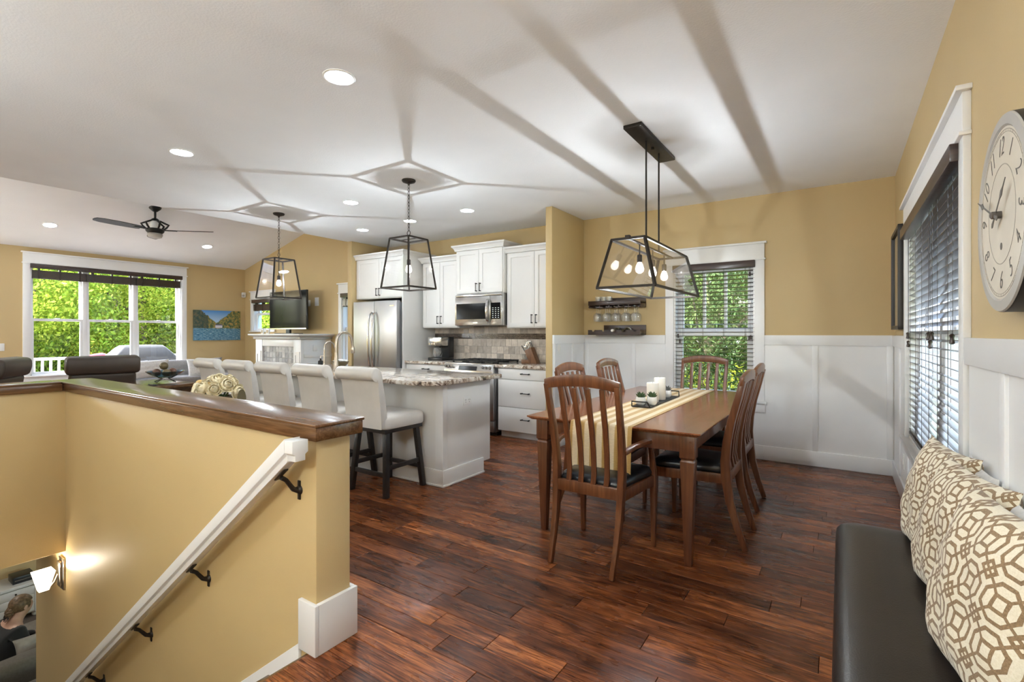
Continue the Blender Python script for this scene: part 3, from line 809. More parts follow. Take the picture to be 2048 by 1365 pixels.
# ------------------------------------------------------------------ windows
def P(axis, wall, sgn, a, dep, b):
    """a along the wall, dep into the room, b up"""
    return (wall + sgn * dep, a, b) if axis == 'X' else (a, wall + sgn * dep, b)
def wbox(axis, wall, sgn, a0, a1, d0, d1, b0, b1):
    p, q = P(axis, wall, sgn, a0, d0, b0), P(axis, wall, sgn, a1, d1, b1)
    return MB().box(min(p[0], q[0]), max(p[0], q[0]), min(p[1], q[1]), max(p[1], q[1]), b0, b1)
def window(n, axis, wall, sgn, op, sashes, mull=(), muntins=0, casing=0.09, head=0.165, apron=True, S=0.036):
    a0, a1, b0, b1 = op
    w = struct(wbox(axis, wall, sgn, a0 - casing, a0, 0, 0.024, b0 - 0.0, b1).build('window_%d' % n, 'white', bev=0.002))
    wb_ = lambda nm, *q, mat='white', bev=0.002: wbox(axis, wall, sgn, *q).build(nm, mat, w, bev)
    wb_('casing', a1, a1 + casing, 0, 0.024, b0, b1)
    wb_('head_board', a0 - casing, a1 + casing, 0, 0.026, b1, b1 + head)
    wb_('head_bead', a0 - casing - 0.012, a1 + casing + 0.012, 0, 0.038, b1 - 0.004, b1 + 0.012)
    wb_('head_cap', a0 - casing - 0.022, a1 + casing + 0.022, 0, 0.048, b1 + head, b1 + head + 0.02)
    wb_('sill', a0 - casing - 0.015, a1 + casing + 0.015, 0.0, 0.05, b0 - 0.022, b0)
    if apron: wb_('apron', a0 - casing - 0.008, a1 + casing + 0.008, 0, 0.022, b0 - 0.115, b0 - 0.022)
    # jamb lining
    for nm, q in (('jamb', (a0, a0 + 0.018, -0.165, 0.0, b0, b1)), ('jamb', (a1 - 0.018, a1, -0.165, 0.0, b0, b1)), ('jamb', (a0, a1, -0.165, 0.0, b1 - 0.018, b1)), ('jamb', (a0, a1, -0.165, 0.0, b0, b0 + 0.018))):
        wb_(nm, *q, mat='vinyl', bev=0)
    edges = [a0 + 0.018] + [q for mm in mull for q in mm] + [a1 - 0.018]
    for mm in mull: wb_('mullion', mm[0], mm[1], -0.15, -0.052, b0, b1, mat='vinyl')
    for i in range(0, len(edges), 2):
        s0, s1 = edges[i], edges[i + 1]
        zm = sashes
        for (z0, z1, d, up) in ((b0 + 0.018, zm + 0.02, -0.055, False), (zm - 0.02, b1 - 0.018, -0.10, True)):
            f = sheet('X' if axis == 'X' else 'Y', min(wall + sgn * d, wall + sgn * (d - 0.035)), max(wall + sgn * d, wall + sgn * (d - 0.035)), s0, s1, z0, z1, [(s0 + S, s1 - S, z0 + S, z1 - S)])
            fr = f.build('sash', 'vinyl', w, bev=0.003)
            wbox(axis, wall, sgn, s0 + S, s1 - S, d - 0.022, d - 0.016, z0 + S, z1 - S).build('pane', 'pane', fr)
            if up and muntins:
                for j in range(muntins):
                    c = s0 + S + (s1 - s0 - 2 * S) * (j + 1) / (muntins + 1)
                    wbox(axis, wall, sgn, c - 0.015, c + 0.015, d - 0.03, d - 0.006, z0 + S, z1 - S).build('muntin', 'vinyl', fr)
        c = (s0 + s1) / 2
        wb_('sash_lock', c - 0.03, c + 0.03, -0.055, -0.035, zm + 0.02, zm + 0.032, mat='vinyl')
    return w
window(1, 'Y', YB, -1, DW, 1.315, (), 2, S=0.066)
window(2, 'X', XR, -1, RW, 1.30, ((3.53, 3.63),), 0)
window(3, 'X', XW, 1, BW, 1.53, ((2.905, 2.965), (3.63, 3.69)), 0)
window(4, 'Y', YB, -1, TW1, 1.72, (), 0, apron=False)
window(5, 'Y', YB, -1, TW2, 1.40, (), 0)
# skylight in the far slope
m = sheet('Z', 0.0, 0.2, SKX0 - 0.03, SKX1 + 0.03, SKY0 - 0.03, SKY1 + 0.03, [(SKX0 + 0.02, SKX1 - 0.02, SKY0 + 0.02, SKY1 - 0.02)])
for p in m.v: p.z += zfar(p.x) + (0.165 if False else 0.161)
w6 = struct(m.build('window_6', 'vinyl'))
m = MB().box(SKX0 + 0.02, SKX1 - 0.02, SKY0 + 0.02, SKY1 - 0.02, 0.26, 0.27)
for p in m.v: p.z += zfar(p.x)
m.build('pane', 'pane', w6)

# ------------------------------------------------------------------ blinds
def blind(axis, wall, sgn, op, label, spacing=0.0435, stack=None, ladders=4, tilt=0.0, zb=None, tassels=()):
    a0, a1, b0, b1 = op
    a0 += 0.006; a1 -= 0.006
    base = P(axis, wall, sgn, (a0 + a1) / 2, -0.02, b1)
    t = thing('window_blind', label, 'blind', base)
    sm = 'slat'
    wbox(axis, wall, sgn, a0 - 0.01, a1 + 0.01, -0.012, 0.052, b1 - 0.075, b1 - 0.002).build('valance', 'espresso', t, bev=0.004)
    if stack:
        for i, (s0, s1) in enumerate(stack):
            for k in range(16):
                z = b1 - 0.225 + 0.0076 * k
                m = wbox(axis, wall, sgn, s0, s1, -0.035 + 0.004 * (k % 2), 0.015 + 0.004 * (k % 2), z, z + 0.0065)
                m.build('slat', sm, t)
            wbox(axis, wall, sgn, s0, s1, -0.035, 0.017, b1 - 0.241, b1 - 0.227).build('bottom_rail', sm, t, bev=0.002)
            for q in (0.12, 0.5, 0.88):
                c = s0 + (s1 - s0) * q
                wbox(axis, wall, sgn, c - 0.012, c + 0.012, -0.037, 0.022, b1 - 0.245, b1 - 0.075).build('ladder_tape', 'espresso', t)
        return t
    z = b1 - 0.10
    zb = zb if zb is not None else b0 + 0.05
    first = None
    while z > zb:
        c = P(axis, wall, sgn, 0, -0.024, z)
        if first is None:
            m = MB()
            d = 0.025
            e = []
            for aa in (a0, a1):
                ring = []
                for (u, h) in ((-d, 0.001), (-d * 0.4, 0.0026), (d * 0.4, 0.0026), (d, 0.001), (d, -0.0015), (-d, -0.0015)):
                    ring.append(P(axis, wall, sgn, aa, -0.024 + u, z + h - u * tilt))
                e.append(ring)
            m.loft(e)
            first = m.build('slat', sm, t)
        else:
            s = first.copy(); COL.objects.link(s); s.parent = t
            s.location = first.location + Vector((0, 0, z - z0))
        if first.location and z == b1 - 0.10: z0 = z
        z -= spacing
    wbox(axis, wall, sgn, a0, a1, -0.048, 0.002, z + spacing - 0.035, z + spacing - 0.017).build('bottom_rail', sm, t, bev=0.003)
    zl = z + spacing - 0.02
    for k in range(ladders):
        a = a0 + 0.09 + (a1 - a0 - 0.18) * k / (ladders - 1)
        for dep in (0.0018, -0.0495):
            m = MB().tube([P(axis, wall, sgn, a, dep, b1 - 0.07), P(axis, wall, sgn, a, dep, zl)], 0.0014, 5)
            m.build('ladder_cord', 'espresso', t)
    for a, zt in tassels:
        m = MB().tube([P(axis, wall, sgn, a, 0.008, b1 - 0.07), P(axis, wall, sgn, a, 0.008, zt)], 0.0012, 5)
        cd = m.build('pull_cord', 'espresso', t)
        c = P(axis, wall, sgn, a, 0.010, zt)
        MB().lathe([(0.004, 0.0), (0.010, -0.006), (0.0075, -0.02), (0.011, -0.042), (0.004, -0.046)], 10, c).build('tassel', 'espresso', cd, smooth=50)
    return t
blind('Y', YB, -1, DW, 'dark wooden slat blind lowered in the dining window behind the table', ladders=4, tilt=-0.16,
      tassels=((-1.53, 1.30), (-1.51, 1.24), (-0.80, 1.28), (-0.785, 1.285), (-0.795, 1.95)))
blind('X', XR, -1, RW, 'dark wooden slat blind lowered in the long window beside the clock', ladders=7, tilt=-0.30,
      tassels=((2.83, 1.30), (3.52, 1.31), (3.46, 1.265), (3.40, 1.31), (4.53, 1.31), (4.50, 1.25)))
blind('X', XW, 1, BW, 'dark wooden blinds drawn up to the top of the triple living room window', stack=((2.25, 2.93), (2.94, 3.655), (3.665, 4.39)))
blind('Y', YB, -1, TW1, 'dark blind drawn up in the small window behind the television', stack=((-10.48, -9.77),))
blind('Y', YB, -1, TW2, 'dark blind drawn up in the narrow window left of the refrigerator', stack=((-7.48, -6.72),))

# ------------------------------------------------------------------ kitchen
def handle_v(p, x, y, z, parent, ln=0.10, mat='black'):
    m = MB().tube([(x, y - 0.03, z - ln / 2), (x, y - 0.03, z + ln / 2)], 0.005, 8)
    for s in (-1, 1):
        m.tube([(x, y + 0.002, z + s * ln / 2), (x, y - 0.036, z + s * ln / 2)], 0.007, 8)
    return m.build('handle', mat, parent, smooth=40)
def handle_h(x, y, z, parent, ln=0.10):
    m = MB().tube([(x - ln / 2, y - 0.03, z), (x + ln / 2, y - 0.03, z)], 0.005, 8)
    for s in (-1, 1):
        m.tube([(x + s * ln / 2, y + 0.002, z), (x + s * ln / 2, y - 0.034, z)], 0.008, 8)
        m.sphere((x + s * (ln / 2 + 0.008), y - 0.03, z), 0.008, 8, 6)
    return m.build('handle', 'black', parent, smooth=40)
def shaker(name, x0, x1, y, z0, z1, parent, rail=0.058, hx=None, hz=None):
    """door on a front at y, facing -Y"""
    m = sheet('Y', y - 0.02, y, x0, x1, z0, z1, [(x0 + rail, x1 - rail, z0 + rail, z1 - rail)])
    d = m.build(name, 'cabinet', parent, bev=0.0015)
    MB().box(x0 + rail - 0.002, x1 - rail + 0.002, y - 0.009, y - 0.002, z0 + rail - 0.002, z1 - rail + 0.002).build('panel', 'cabinet', d)
    if hx is not None: handle_v(None, hx, y - 0.02, hz, d)
    return d
def crown(x0, x1, yf, z0, parent, side=True):
    """moulding along the front and both returns"""
    prof = [(0.0, 0.0), (0.012, 0.0), (0.016, 0.02), (0.03, 0.045), (0.048, 0.06), (0.048, 0.078), (0.0, 0.078)]
    rings = []
    yb = YB - 0.002
    for (cx, cy, nx, ny) in ((x0, yb, -1, 0), (x0, yf, -1, -1), (x1, yf, 1, -1), (x1, yb, 1, 0)):
        rings.append([(cx + nx * d, cy + ny * d, z0 + h) for d, h in prof])
    return MB().loft(rings).build('crown', 'cabinet', parent)
def upper(x0, x1, yf, z0, z1, label, hz):
    t = thing('wall_cabinet', label, 'cabinet', ((x0 + x1) / 2, YB, z0))
    box('body', 'cabinet', x0, x1, yf, YB - 0.002, z0, z1, t, bev=0.002)
    c = (x0 + x1) / 2; g = 0.0025
    shaker('door', x0 + 0.012, c - g, yf - 0.001, z0 + 0.012, z1 - 0.01, t, hx=c - 0.032, hz=hz)
    shaker('door', c + g, x1 - 0.012, yf - 0.001, z0 + 0.012, z1 - 0.01, t, hx=c + 0.032, hz=hz)
    crown(x0, x1, yf - 0.02, z1 - 0.005, t)
    return t
upper(-5.17, -4.475, 5.33, 1.385, 2.345, 'white shaker wall cabinet with two tall doors above the coffee maker', 1.50)
upper(-4.47, -3.665, 5.27, 1.84, 2.45, 'raised white shaker wall cabinet with two short doors above the microwave', 1.93)
upper(-3.655, -2.79, 5.33, 1.375, 2.36, 'white shaker wall cabinet with two tall doors above the knife block', 1.49)
ft = upper(-6.305, -5.262, 5.03, 1.83, 2.445, 'white shaker cabinet above the refrigerator, with a tall end panel to the floor', 1.93)
box('end_panel', 'cabinet', -5.261, -5.235, 4.985, YB - 0.002, 0, 2.438, ft, bev=0.002)

# refrigerator
t = thing('refrigerator', 'stainless steel french door refrigerator under the short white cabinet', 'refrigerator', (-5.75, 5.3, 0))
box('body', 'steel', -6.23, -5.285, 4.985, 5.62, 0.05, 1.76, t, bev=0.004)
box('plinth', 'plastic', -6.2, -5.3, 5.0, 5.6, 0.0, 0.05, t)
for (x0, x1, hx) in ((-6.235, -5.765, -5.80), (-5.757, -5.28, -5.722)):
    d = box('door', 'steel', x0, x1, 4.90, 4.98, 0.70, 1.785, t, bev=0.012, seg=3)
    pts = [(hx, 4.895, 0.78), (hx, 4.85, 0.83), (hx, 4.825, 1.0), (hx, 4.815, 1.19), (hx, 4.825, 1.40), (hx, 4.85, 1.57), (hx, 4.895, 1.62)]
    MB().bar(pts, 0.03, 0.018, (1, 0, 0)).build('handle', 'chrome', d, bev=0.005)
MB().box(-5.42, -5.33, 4.894, 4.9, 1.70, 1.715).build('badge', 'chrome', t)
d = box('drawer', 'steel', -6.235, -5.28, 4.90, 4.98, 0.06, 0.69, t, bev=0.012, seg=3)
MB().bar([(-6.13, 4.895, 0.60), (-6.10, 4.835, 0.60), (-5.41, 4.835, 0.60), (-5.38, 4.895, 0.60)], 0.03, 0.018, (0, 0, 1)).build('handle', 'chrome', d, bev=0.004)

# base cabinets
def base_cab(x0, x1, label, drawers):
    t = thing('base_cabinet', label, 'cabinet', ((x0 + x1) / 2, 5.35, 0))
    box('body', 'cabinet', x0, x1, 5.052, YB - 0.002, 0.09, 0.873, t, bev=0.002)
    box('toe_kick', 'cabinet', x0, x1, 5.12, 5.14, 0.0, 0.09, t)
    for z0, z1 in drawers:
        d = box('drawer', 'cabinet', x0 + 0.012, x1 - 0.012, 5.03, 5.051, z0, z1, t, bev=0.002)
        handle_h((x0 + x1) / 2 + 0.02, 5.03, (z0 + z1) / 2 + 0.01, d)
    return t
base_cab(-3.60, -2.79, 'white three drawer base cabinet right of the range', ((0.735, 0.862), (0.392, 0.729), (0.092, 0.386)))
base_cab(-5.23, -4.45, 'white drawer base cabinet under the coffee maker', ((0.735, 0.862), (0.392, 0.729), (0.092, 0.386)))
for (x0, x1, lab) in ((-5.233, -4.432, 'speckled granite worktop under the coffee maker'), (-3.622, -2.787, 'speckled granite worktop under the knife block')):
    o = box('worktop', 'granite', x0, x1, 5.005, YB - 0.002, 0.8745, 0.914, bev=0.006)
    tag(o, lab, 'worktop')
# range
t = thing('range', 'stainless steel gas range with black grates between the white drawers', 'stove', (-4.03, 5.3, 0))
box('body', 'steel', -4.428, -3.626, 5.03, 5.64, 0.05, 0.895, t, bev=0.003)
box('plinth', 'plastic', -4.41, -3.64, 5.08, 5.6, 0.0, 0.05, t)
box('cooktop', 'steel_h', -4.436, -3.618, 5.0, 5.64, 0.895, 0.915, t, bev=0.004)
MB().prism([(5.028, 0.78), (4.95, 0.80), (4.985, 0.905), (5.028, 0.905)], 'X', -4.43, -3.624).build('control_panel', 'steel_h', t, bev=0.004)
MB().loft([[(x, 4.968 + dy, z) for (dy, z) in ((-0.012, 0.825), (-0.0115, 0.826), (0.013, 0.889), (0.0125, 0.890))] for x in (-4.18, -3.88)]).build('display', 'plastic', t)
for x in (-4.39, -4.34, -4.29, -3.78, -3.73, -3.67):
    MB().lathe([(0.017, 0.0), (0.016, -0.022), (0.013, -0.03)], 14, (x, 4.972, 0.868), 'Y').build('knob', 'chrome', t, smooth=40)
d = box('oven_door', 'steel', -4.425, -3.63, 4.985, 5.028, 0.20, 0.775, t, bev=0.006)
MB().box(-4.30, -3.75, 4.981, 4.985, 0.30, 0.62).build('window', 'screen', d)
MB().bar([(-4.38, 4.986, 0.72), (-4.37, 4.94, 0.72), (-3.69, 4.94, 0.72), (-3.68, 4.986, 0.72)], 0.022, 0.022, (0, 0, 1)).build('handle', 'chrome', d, bev=0.006)
box('drawer', 'steel', -4.425, -3.63, 4.99, 5.028, 0.055, 0.19, t, bev=0.005)
for i in range(3):
    x0 = -4.40 + i * 0.256; x1 = x0 + 0.248
    m = MB()
    for y in (5.10, 5.58): m.box(x0, x1, y - 0.007, y + 0.007, 0.934, 0.95)
    for x in (x0 + 0.007, x1 - 0.007): m.box(x - 0.007, x + 0.007, 5.10, 5.58, 0.934, 0.95)
    for y in (5.22, 5.34, 5.46): m.box(x0, x1, y - 0.006, y + 0.006, 0.936, 0.952)
    m.box((x0 + x1) / 2 - 0.006, (x0 + x1) / 2 + 0.006, 5.10, 5.58, 0.936, 0.952)
    for x in (x0 + 0.01, x1 - 0.01):
        for y in (5.11, 5.57): m.box(x - 0.008, x + 0.008, y - 0.008, y + 0.008, 0.915, 0.936)
    m.build('grate', 'black', t)
    for y in (5.22, 5.46): MB().lathe([(0.045, 0.9152), (0.045, 0.925), (0.03, 0.932), (0.001, 0.933)], 16, ((x0 + x1) / 2, y, 0)).build('burner', 'black', t, smooth=40)
# microwave
t = thing('microwave', 'stainless steel microwave fixed under the raised wall cabinet', 'microwave', (-4.065, 5.45, 1.41))
X0, X1, Z0, Z1, YM = -4.465, -3.67, 1.412, 1.836, 5.25
box('body', 'steel_h', X0, X1, YM, YB - 0.003, Z0, Z1, t, bev=0.004)
d = box('door', 'steel_h', X0 + 0.003, X1 - 0.19, YM - 0.028, YM, Z0 + 0.004, Z1 - 0.035, t, bev=0.005)
MB().box(X0 + 0.03, X1 - 0.23, YM - 0.031, YM - 0.028, Z0 + 0.085, Z1 - 0.125).build('window', 'screen', d)
MB().bar([(X1 - 0.215, YM - 0.03, Z0 + 0.035), (X1 - 0.215, YM - 0.062, Z0 + 0.08), (X1 - 0.215, YM - 0.075, Z0 + 0.20), (X1 - 0.215, YM - 0.062, Z0 + 0.31), (X1 - 0.215, YM - 0.03, Z0 + 0.35)], 0.034, 0.016, (1, 0, 0)).build('handle', 'chrome', d, bev=0.005)
c = box('control_panel', 'steel_h', X1 - 0.187, X1 - 0.003, YM - 0.026, YM, Z0 + 0.004, Z1 - 0.035, t, bev=0.004)
MB().box(X1 - 0.175, X1 - 0.02, YM - 0.029, YM - 0.026, Z0 + 0.085, Z1 - 0.125).build('keypad', 'screen', c)
m = MB()
for i in range(3):
    for j in range(6): m.box(X1 - 0.150 + i * 0.045, X1 - 0.130 + i * 0.045, YM - 0.0302, YM - 0.029, Z0 + 0.10 + j * 0.025, Z0 + 0.108 + j * 0.025)
m.build('key_marks', 'plate', c, kind='stuff')
box('top_vent', 'steel_h', X0 + 0.003, X1 - 0.003, YM - 0.026, YM, Z1 - 0.031, Z1 - 0.002, t, bev=0.008)
MB().box(-4.14, -4.07, YM - 0.031, YM - 0.028, Z0 + 0.03, Z0 + 0.045).build('badge', 'chrome', t)
# backsplash: tiles on the kitchen wall
TH = 0.008
def tiles(z0, z1, rows, off):
    hh = (z1 - z0) / rows
    for r in range(rows):
        x = -5.234 - R.random() * 0.05
        while x < -2.79:
            w = R.choice((0.085, 0.10, 0.10, 0.115, 0.15))
            a, b = max(x, -5.233), min(x + w, -2.788)
            x += w
            if b - a < 0.015: continue
            MB().box(a + 0.002, b - 0.002, YB - TH - R.uniform(0, 0.0015), YB - 0.002, z0 + r * hh + 0.002, z0 + (r + 1) * hh - 0.002, R.random()).build('tile', 'tile', gr, rnd=True)
gr = struct(box('trim_10', 'grout', -5.234, -2.787, YB - 0.005, YB - 0.001, 0.914, 1.42))
tiles(0.916, 1.225, 3, 0); tiles(1.303, 1.405, 1, 0)
m = MB()
for r in range(5):
    x = -5.234
    while x < -2.79:
        w = R.choice((0.03, 0.045, 0.06))
        m.box(x + 0.001, min(x + w, -2.788) - 0.001, YB - 0.009 - R.uniform(0, 0.002), YB - 0.002, 1.228 + r * 0.0146, 1.2412 + r * 0.0146, R.random())
        x += w
m.build('mosaic_band', 'mosaic', gr, rnd=True, kind='stuff')

# coffee maker
t = thing('coffee_maker', 'black and steel drip coffee maker on the counter beside the end panel', 'coffee maker', (-4.84, 5.36, 0.9145))
XA, XB, YA, YC = -4.995, -4.72, 5.24, 5.50
box('base', 'plastic', XA, XB, YA, YC, 0.9145, 0.955, t, bev=0.008)
box('tower', 'plastic', XA + 0.01, XB, YA + 0.15, YC, 0.955, 1.255, t, bev=0.006)
h = box('brew_head', 'steel_h', XA, XB - 0.01, YA - 0.005, YA + 0.16, 1.125, 1.25, t, bev=0.008)
MB().box(XA + 0.05, XA + 0.12, YA - 0.008, YA - 0.005, 1.195, 1.225).build('display', 'clock_led', h)
for i in range(3): MB().lathe([(0.011, 0), (0.011, -0.008)], 10, (XA + 0.045 + i * 0.045, YA - 0.005, 1.155), 'Y').build('button', 'chrome', h, smooth=40)
g = MB().lathe([(0.05, 0.957), (0.068, 0.975), (0.072, 1.03), (0.058, 1.085), (0.048, 1.10)], 18, (XA + 0.13, YA + 0.07, 0), cap=False).build('carafe', 'cut_glass', t, smooth=60)
MB().lathe([(0.052, 1.10), (0.05, 1.118), (0.001, 1.12)], 18, (XA + 0.13, YA + 0.07, 0)).build('lid', 'plastic', g, smooth=40)
MB().tube([(XA + 0.17, YA + 0.05, 1.095), (XA + 0.235, YA + 0.03, 1.09), (XA + 0.245, YA + 0.03, 1.03), (XA + 0.20, YA + 0.04, 0.985)], 0.008, 8).build('handle', 'plastic', g, smooth=60)
# knife block
t = thing('knife_block', 'slanted brown wooden block full of steel handled knives on the counter', 'knife block', (-3.33, 5.45, 0.9145))
MB().prism([(-3.23, 0.9145), (-3.34, 0.9145), (-3.42, 1.08), (-3.325, 1.125)], 'Y', 5.38, 5.48).build('body', 'block', t, bev=0.003)
MB().box(-3.47, -3.335, 5.385, 5.475, 0.9145, 0.965).build('step', 'block', t, bev=0.003)
for i in range(4):
    for j in range(3):
        bx, bz = -3.405 + i * 0.022, 1.095 + i * 0.010
        y = 5.40 + j * 0.03
        k = MB().bar([(bx + 0.01, y, bz - 0.02), (bx - 0.03 - 0.004 * i, y, bz + 0.055 + 0.012 * i)], 0.012, 0.016, (0, 1, 0)).build('knife_handle', 'chrome', t, bev=0.003)
for j in range(6):
    MB().bar([(-3.45 + 0.018 * j, 5.40, 0.964), (-3.452 + 0.018 * j, 5.40, 1.035)], 0.009, 0.011, (0, 1, 0)).build('knife_handle', 'chrome', t)
MB().tube([(-3.39, 5.39, 1.03), (-3.46, 5.38, 1.145)], 0.006, 8).build('sharpening_steel', 'plastic', t)

# island
t = thing('kitchen_island', 'long white panelled kitchen island under the granite top', 'island', (-4.4, 3.45, 0))
IX0, IX1, IY0, IY1 = -6.02, -2.80, 3.12, 3.79
box('body', 'cabinet', IX0, IX1, IY0, IY1, 0.10, 0.874, t, bev=0.002)
box('core_plinth', 'cabinet', IX0 + 0.02, IX1 - 0.004, IY0 + 0.004, IY1 - 0.10, 0.0, 0.10, t)
for nm, q in (('base_board', (IX0, IX1 + 0.014, IY0 - 0.014, IY0, 0, 0.14)), ('base_board', (IX1, IX1 + 0.014, IY0, IY1 - 0.115, 0, 0.14))):
    box(nm, 'cabinet', *q, t, bev=0.002)
box('shoe_mould', 'cabinet', IX0, IX1 + 0.024, IY0 - 0.024, IY0 - 0.014, 0, 0.016, t, bev=0.003)
box('shoe_mould', 'cabinet', IX1 + 0.014, IX1 + 0.024, IY0 - 0.014, IY1 - 0.112, 0, 0.016, t, bev=0.003)
for x in (-2.835, -3.62, -4.42, -5.22, -6.0): box('batten', 'cabinet', x - 0.045, x + 0.045 if x < -2.9 else IX1 + 0.006, IY0 - 0.007, IY0, 0.14, 0.874, t)
box('batten', 'cabinet', IX1, IX1 + 0.006, IY0, IY0 + 0.05, 0.14, 0.874, t)
for i in range(5):
    x0 = IX0 + 0.02 + i * 0.64
    box('door', 'cabinet', x0, x0 + 0.625, IY1 + 0.001, IY1 + 0.021, 0.115, 0.86, t, bev=0.002)
o = box('plate', 'plate', IX1, IX1 + 0.006, 3.385, 3.50, 0.66, 0.735, t, bev=0.002)
for q in (3.418, 3.468):
    m = MB()
    for (dy, dz) in ((-0.008, 0.009), (0.008, 0.009), (0, -0.010)): m.box(IX1 + 0.006, IX1 + 0.0066, q + dy - 0.002, q + dy + 0.002, 0.697 + dz - 0.005, 0.697 + dz + 0.005)
    m.build('socket_slots', 'ink', o, kind='stuff')
# worktop of the island with rounded corners and a sink cut out
def rounded(x0, x1, y0, y1, r, n=8):
    pts = []
    for cx, cy, a in ((x1 - r[0], y0 + r[0], -90), (x1 - r[1], y1 - r[1], 0), (x0 + r[2], y1 - r[2], 90), (x0 + r[3], y0 + r[3], 180)):
        rr = {-90: r[0], 0: r[1], 90: r[2], 180: r[3]}[a]
        for i in range(n + 1):
            b = math.radians(a + 90 * i / n)
            pts.append((cx + rr * math.cos(b), cy + rr * math.sin(b)))
    return pts
o = MB().prism(rounded(-6.08, -2.70, 2.875, 3.86, (0.17, 0.02, 0.02, 0.1)), 'Z', 0.8745, 0.914).build('worktop', 'granite', bev=0.009, seg=3)
tag(o, 'long speckled granite worktop with a rounded corner on the kitchen island', 'worktop')
# taps
def tap(name, label, x, y, h, reach, r, mat, handle=True):
    t = thing(name, label, 'tap', (x, y, 0.9145))
    pts = [(x, y, 0.92)] + [(x, y, 0.9145 + h * q) for q in (0.3, 0.55, 0.72)]
    cz, cr = 0.9145 + h - reach / 2, reach / 2
    for i in range(1, 9):
        a = PI - PI * i / 8 * 1.02
        pts.append((x, y + cr + cr * math.cos(a), cz + cr * math.sin(a)))
    if handle: pts.append((x, pts[-1][1] + 0.008, pts[-1][2] - h * 0.10))
    MB().tube(pts, r, 12).build('spout', mat, t, smooth=60)
    MB().lathe([(r * 2.6, 0.9145), (r * 2.6, 0.922), (r * 1.9, 0.93), (r * 1.7, 0.99), (r * 1.2, 1.06), (r, 1.10)], 16, (x, y, 0)).build('base', mat, t, smooth=50)
    if handle:
        p = pts[-1]
        MB().lathe([(r, 0.0), (r * 1.5, -0.03), (r * 1.6, -0.075), (r * 1.3, -0.08)], 14, p).build('spray_head', mat, t, smooth=50)
    return t
tap('faucet', 'tall brushed nickel gooseneck faucet on the island worktop', -4.37, 3.22, 0.40, 0.20, 0.014, 'nickel')
tap('filter_tap', 'slim brushed nickel filtered water tap left of the tall faucet', -4.60, 3.24, 0.30, 0.13, 0.007, 'nickel', False)
t = thing('soap_dispenser', 'small dark soap pump on the worktop behind the stools', 'soap dispenser', (-4.75, 3.30, 0.9145))
MB().lathe([(0.028, 0.9145), (0.028, 1.0), (0.01, 1.01), (0.01, 1.03)], 14, (-4.75, 3.30, 0)).build('bottle', 'black', t, smooth=40)
MB().tube([(-4.75, 3.30, 1.02), (-4.75, 3.30, 1.055), (-4.75, 3.35, 1.05)], 0.006, 8).build('pump', 'nickel', t, smooth=50)
t = thing('flower_bowl', 'low bowl of white blossoms on the island beside the faucet', 'flower bowl', (-4.89, 3.66, 0.9145))
MB().lathe([(0.05, 0.9145), (0.08, 0.94), (0.10, 0.975), (0.094, 0.975), (0.07, 0.945), (0.001, 0.93)], 18, (-4.89, 3.66, 0)).build('bowl', 'olive', t, smooth=40)
for i in range(11):
    a = R.random() * 2 * PI; q = R.random() ** 0.5 * 0.08
    m = MB()
    c = (-4.89 + q * math.cos(a), 3.66 + q * math.sin(a), 0.995 - q * 0.15)
    for k in range(5): m.sphere((c[0] + 0.013 * math.cos(k * 1.26), c[1] + 0.013 * math.sin(k * 1.26), c[2]), 0.014, 8, 5, (1, 1, 0.7))
    m.build('blossom', 'white_fabric', t, smooth=60)

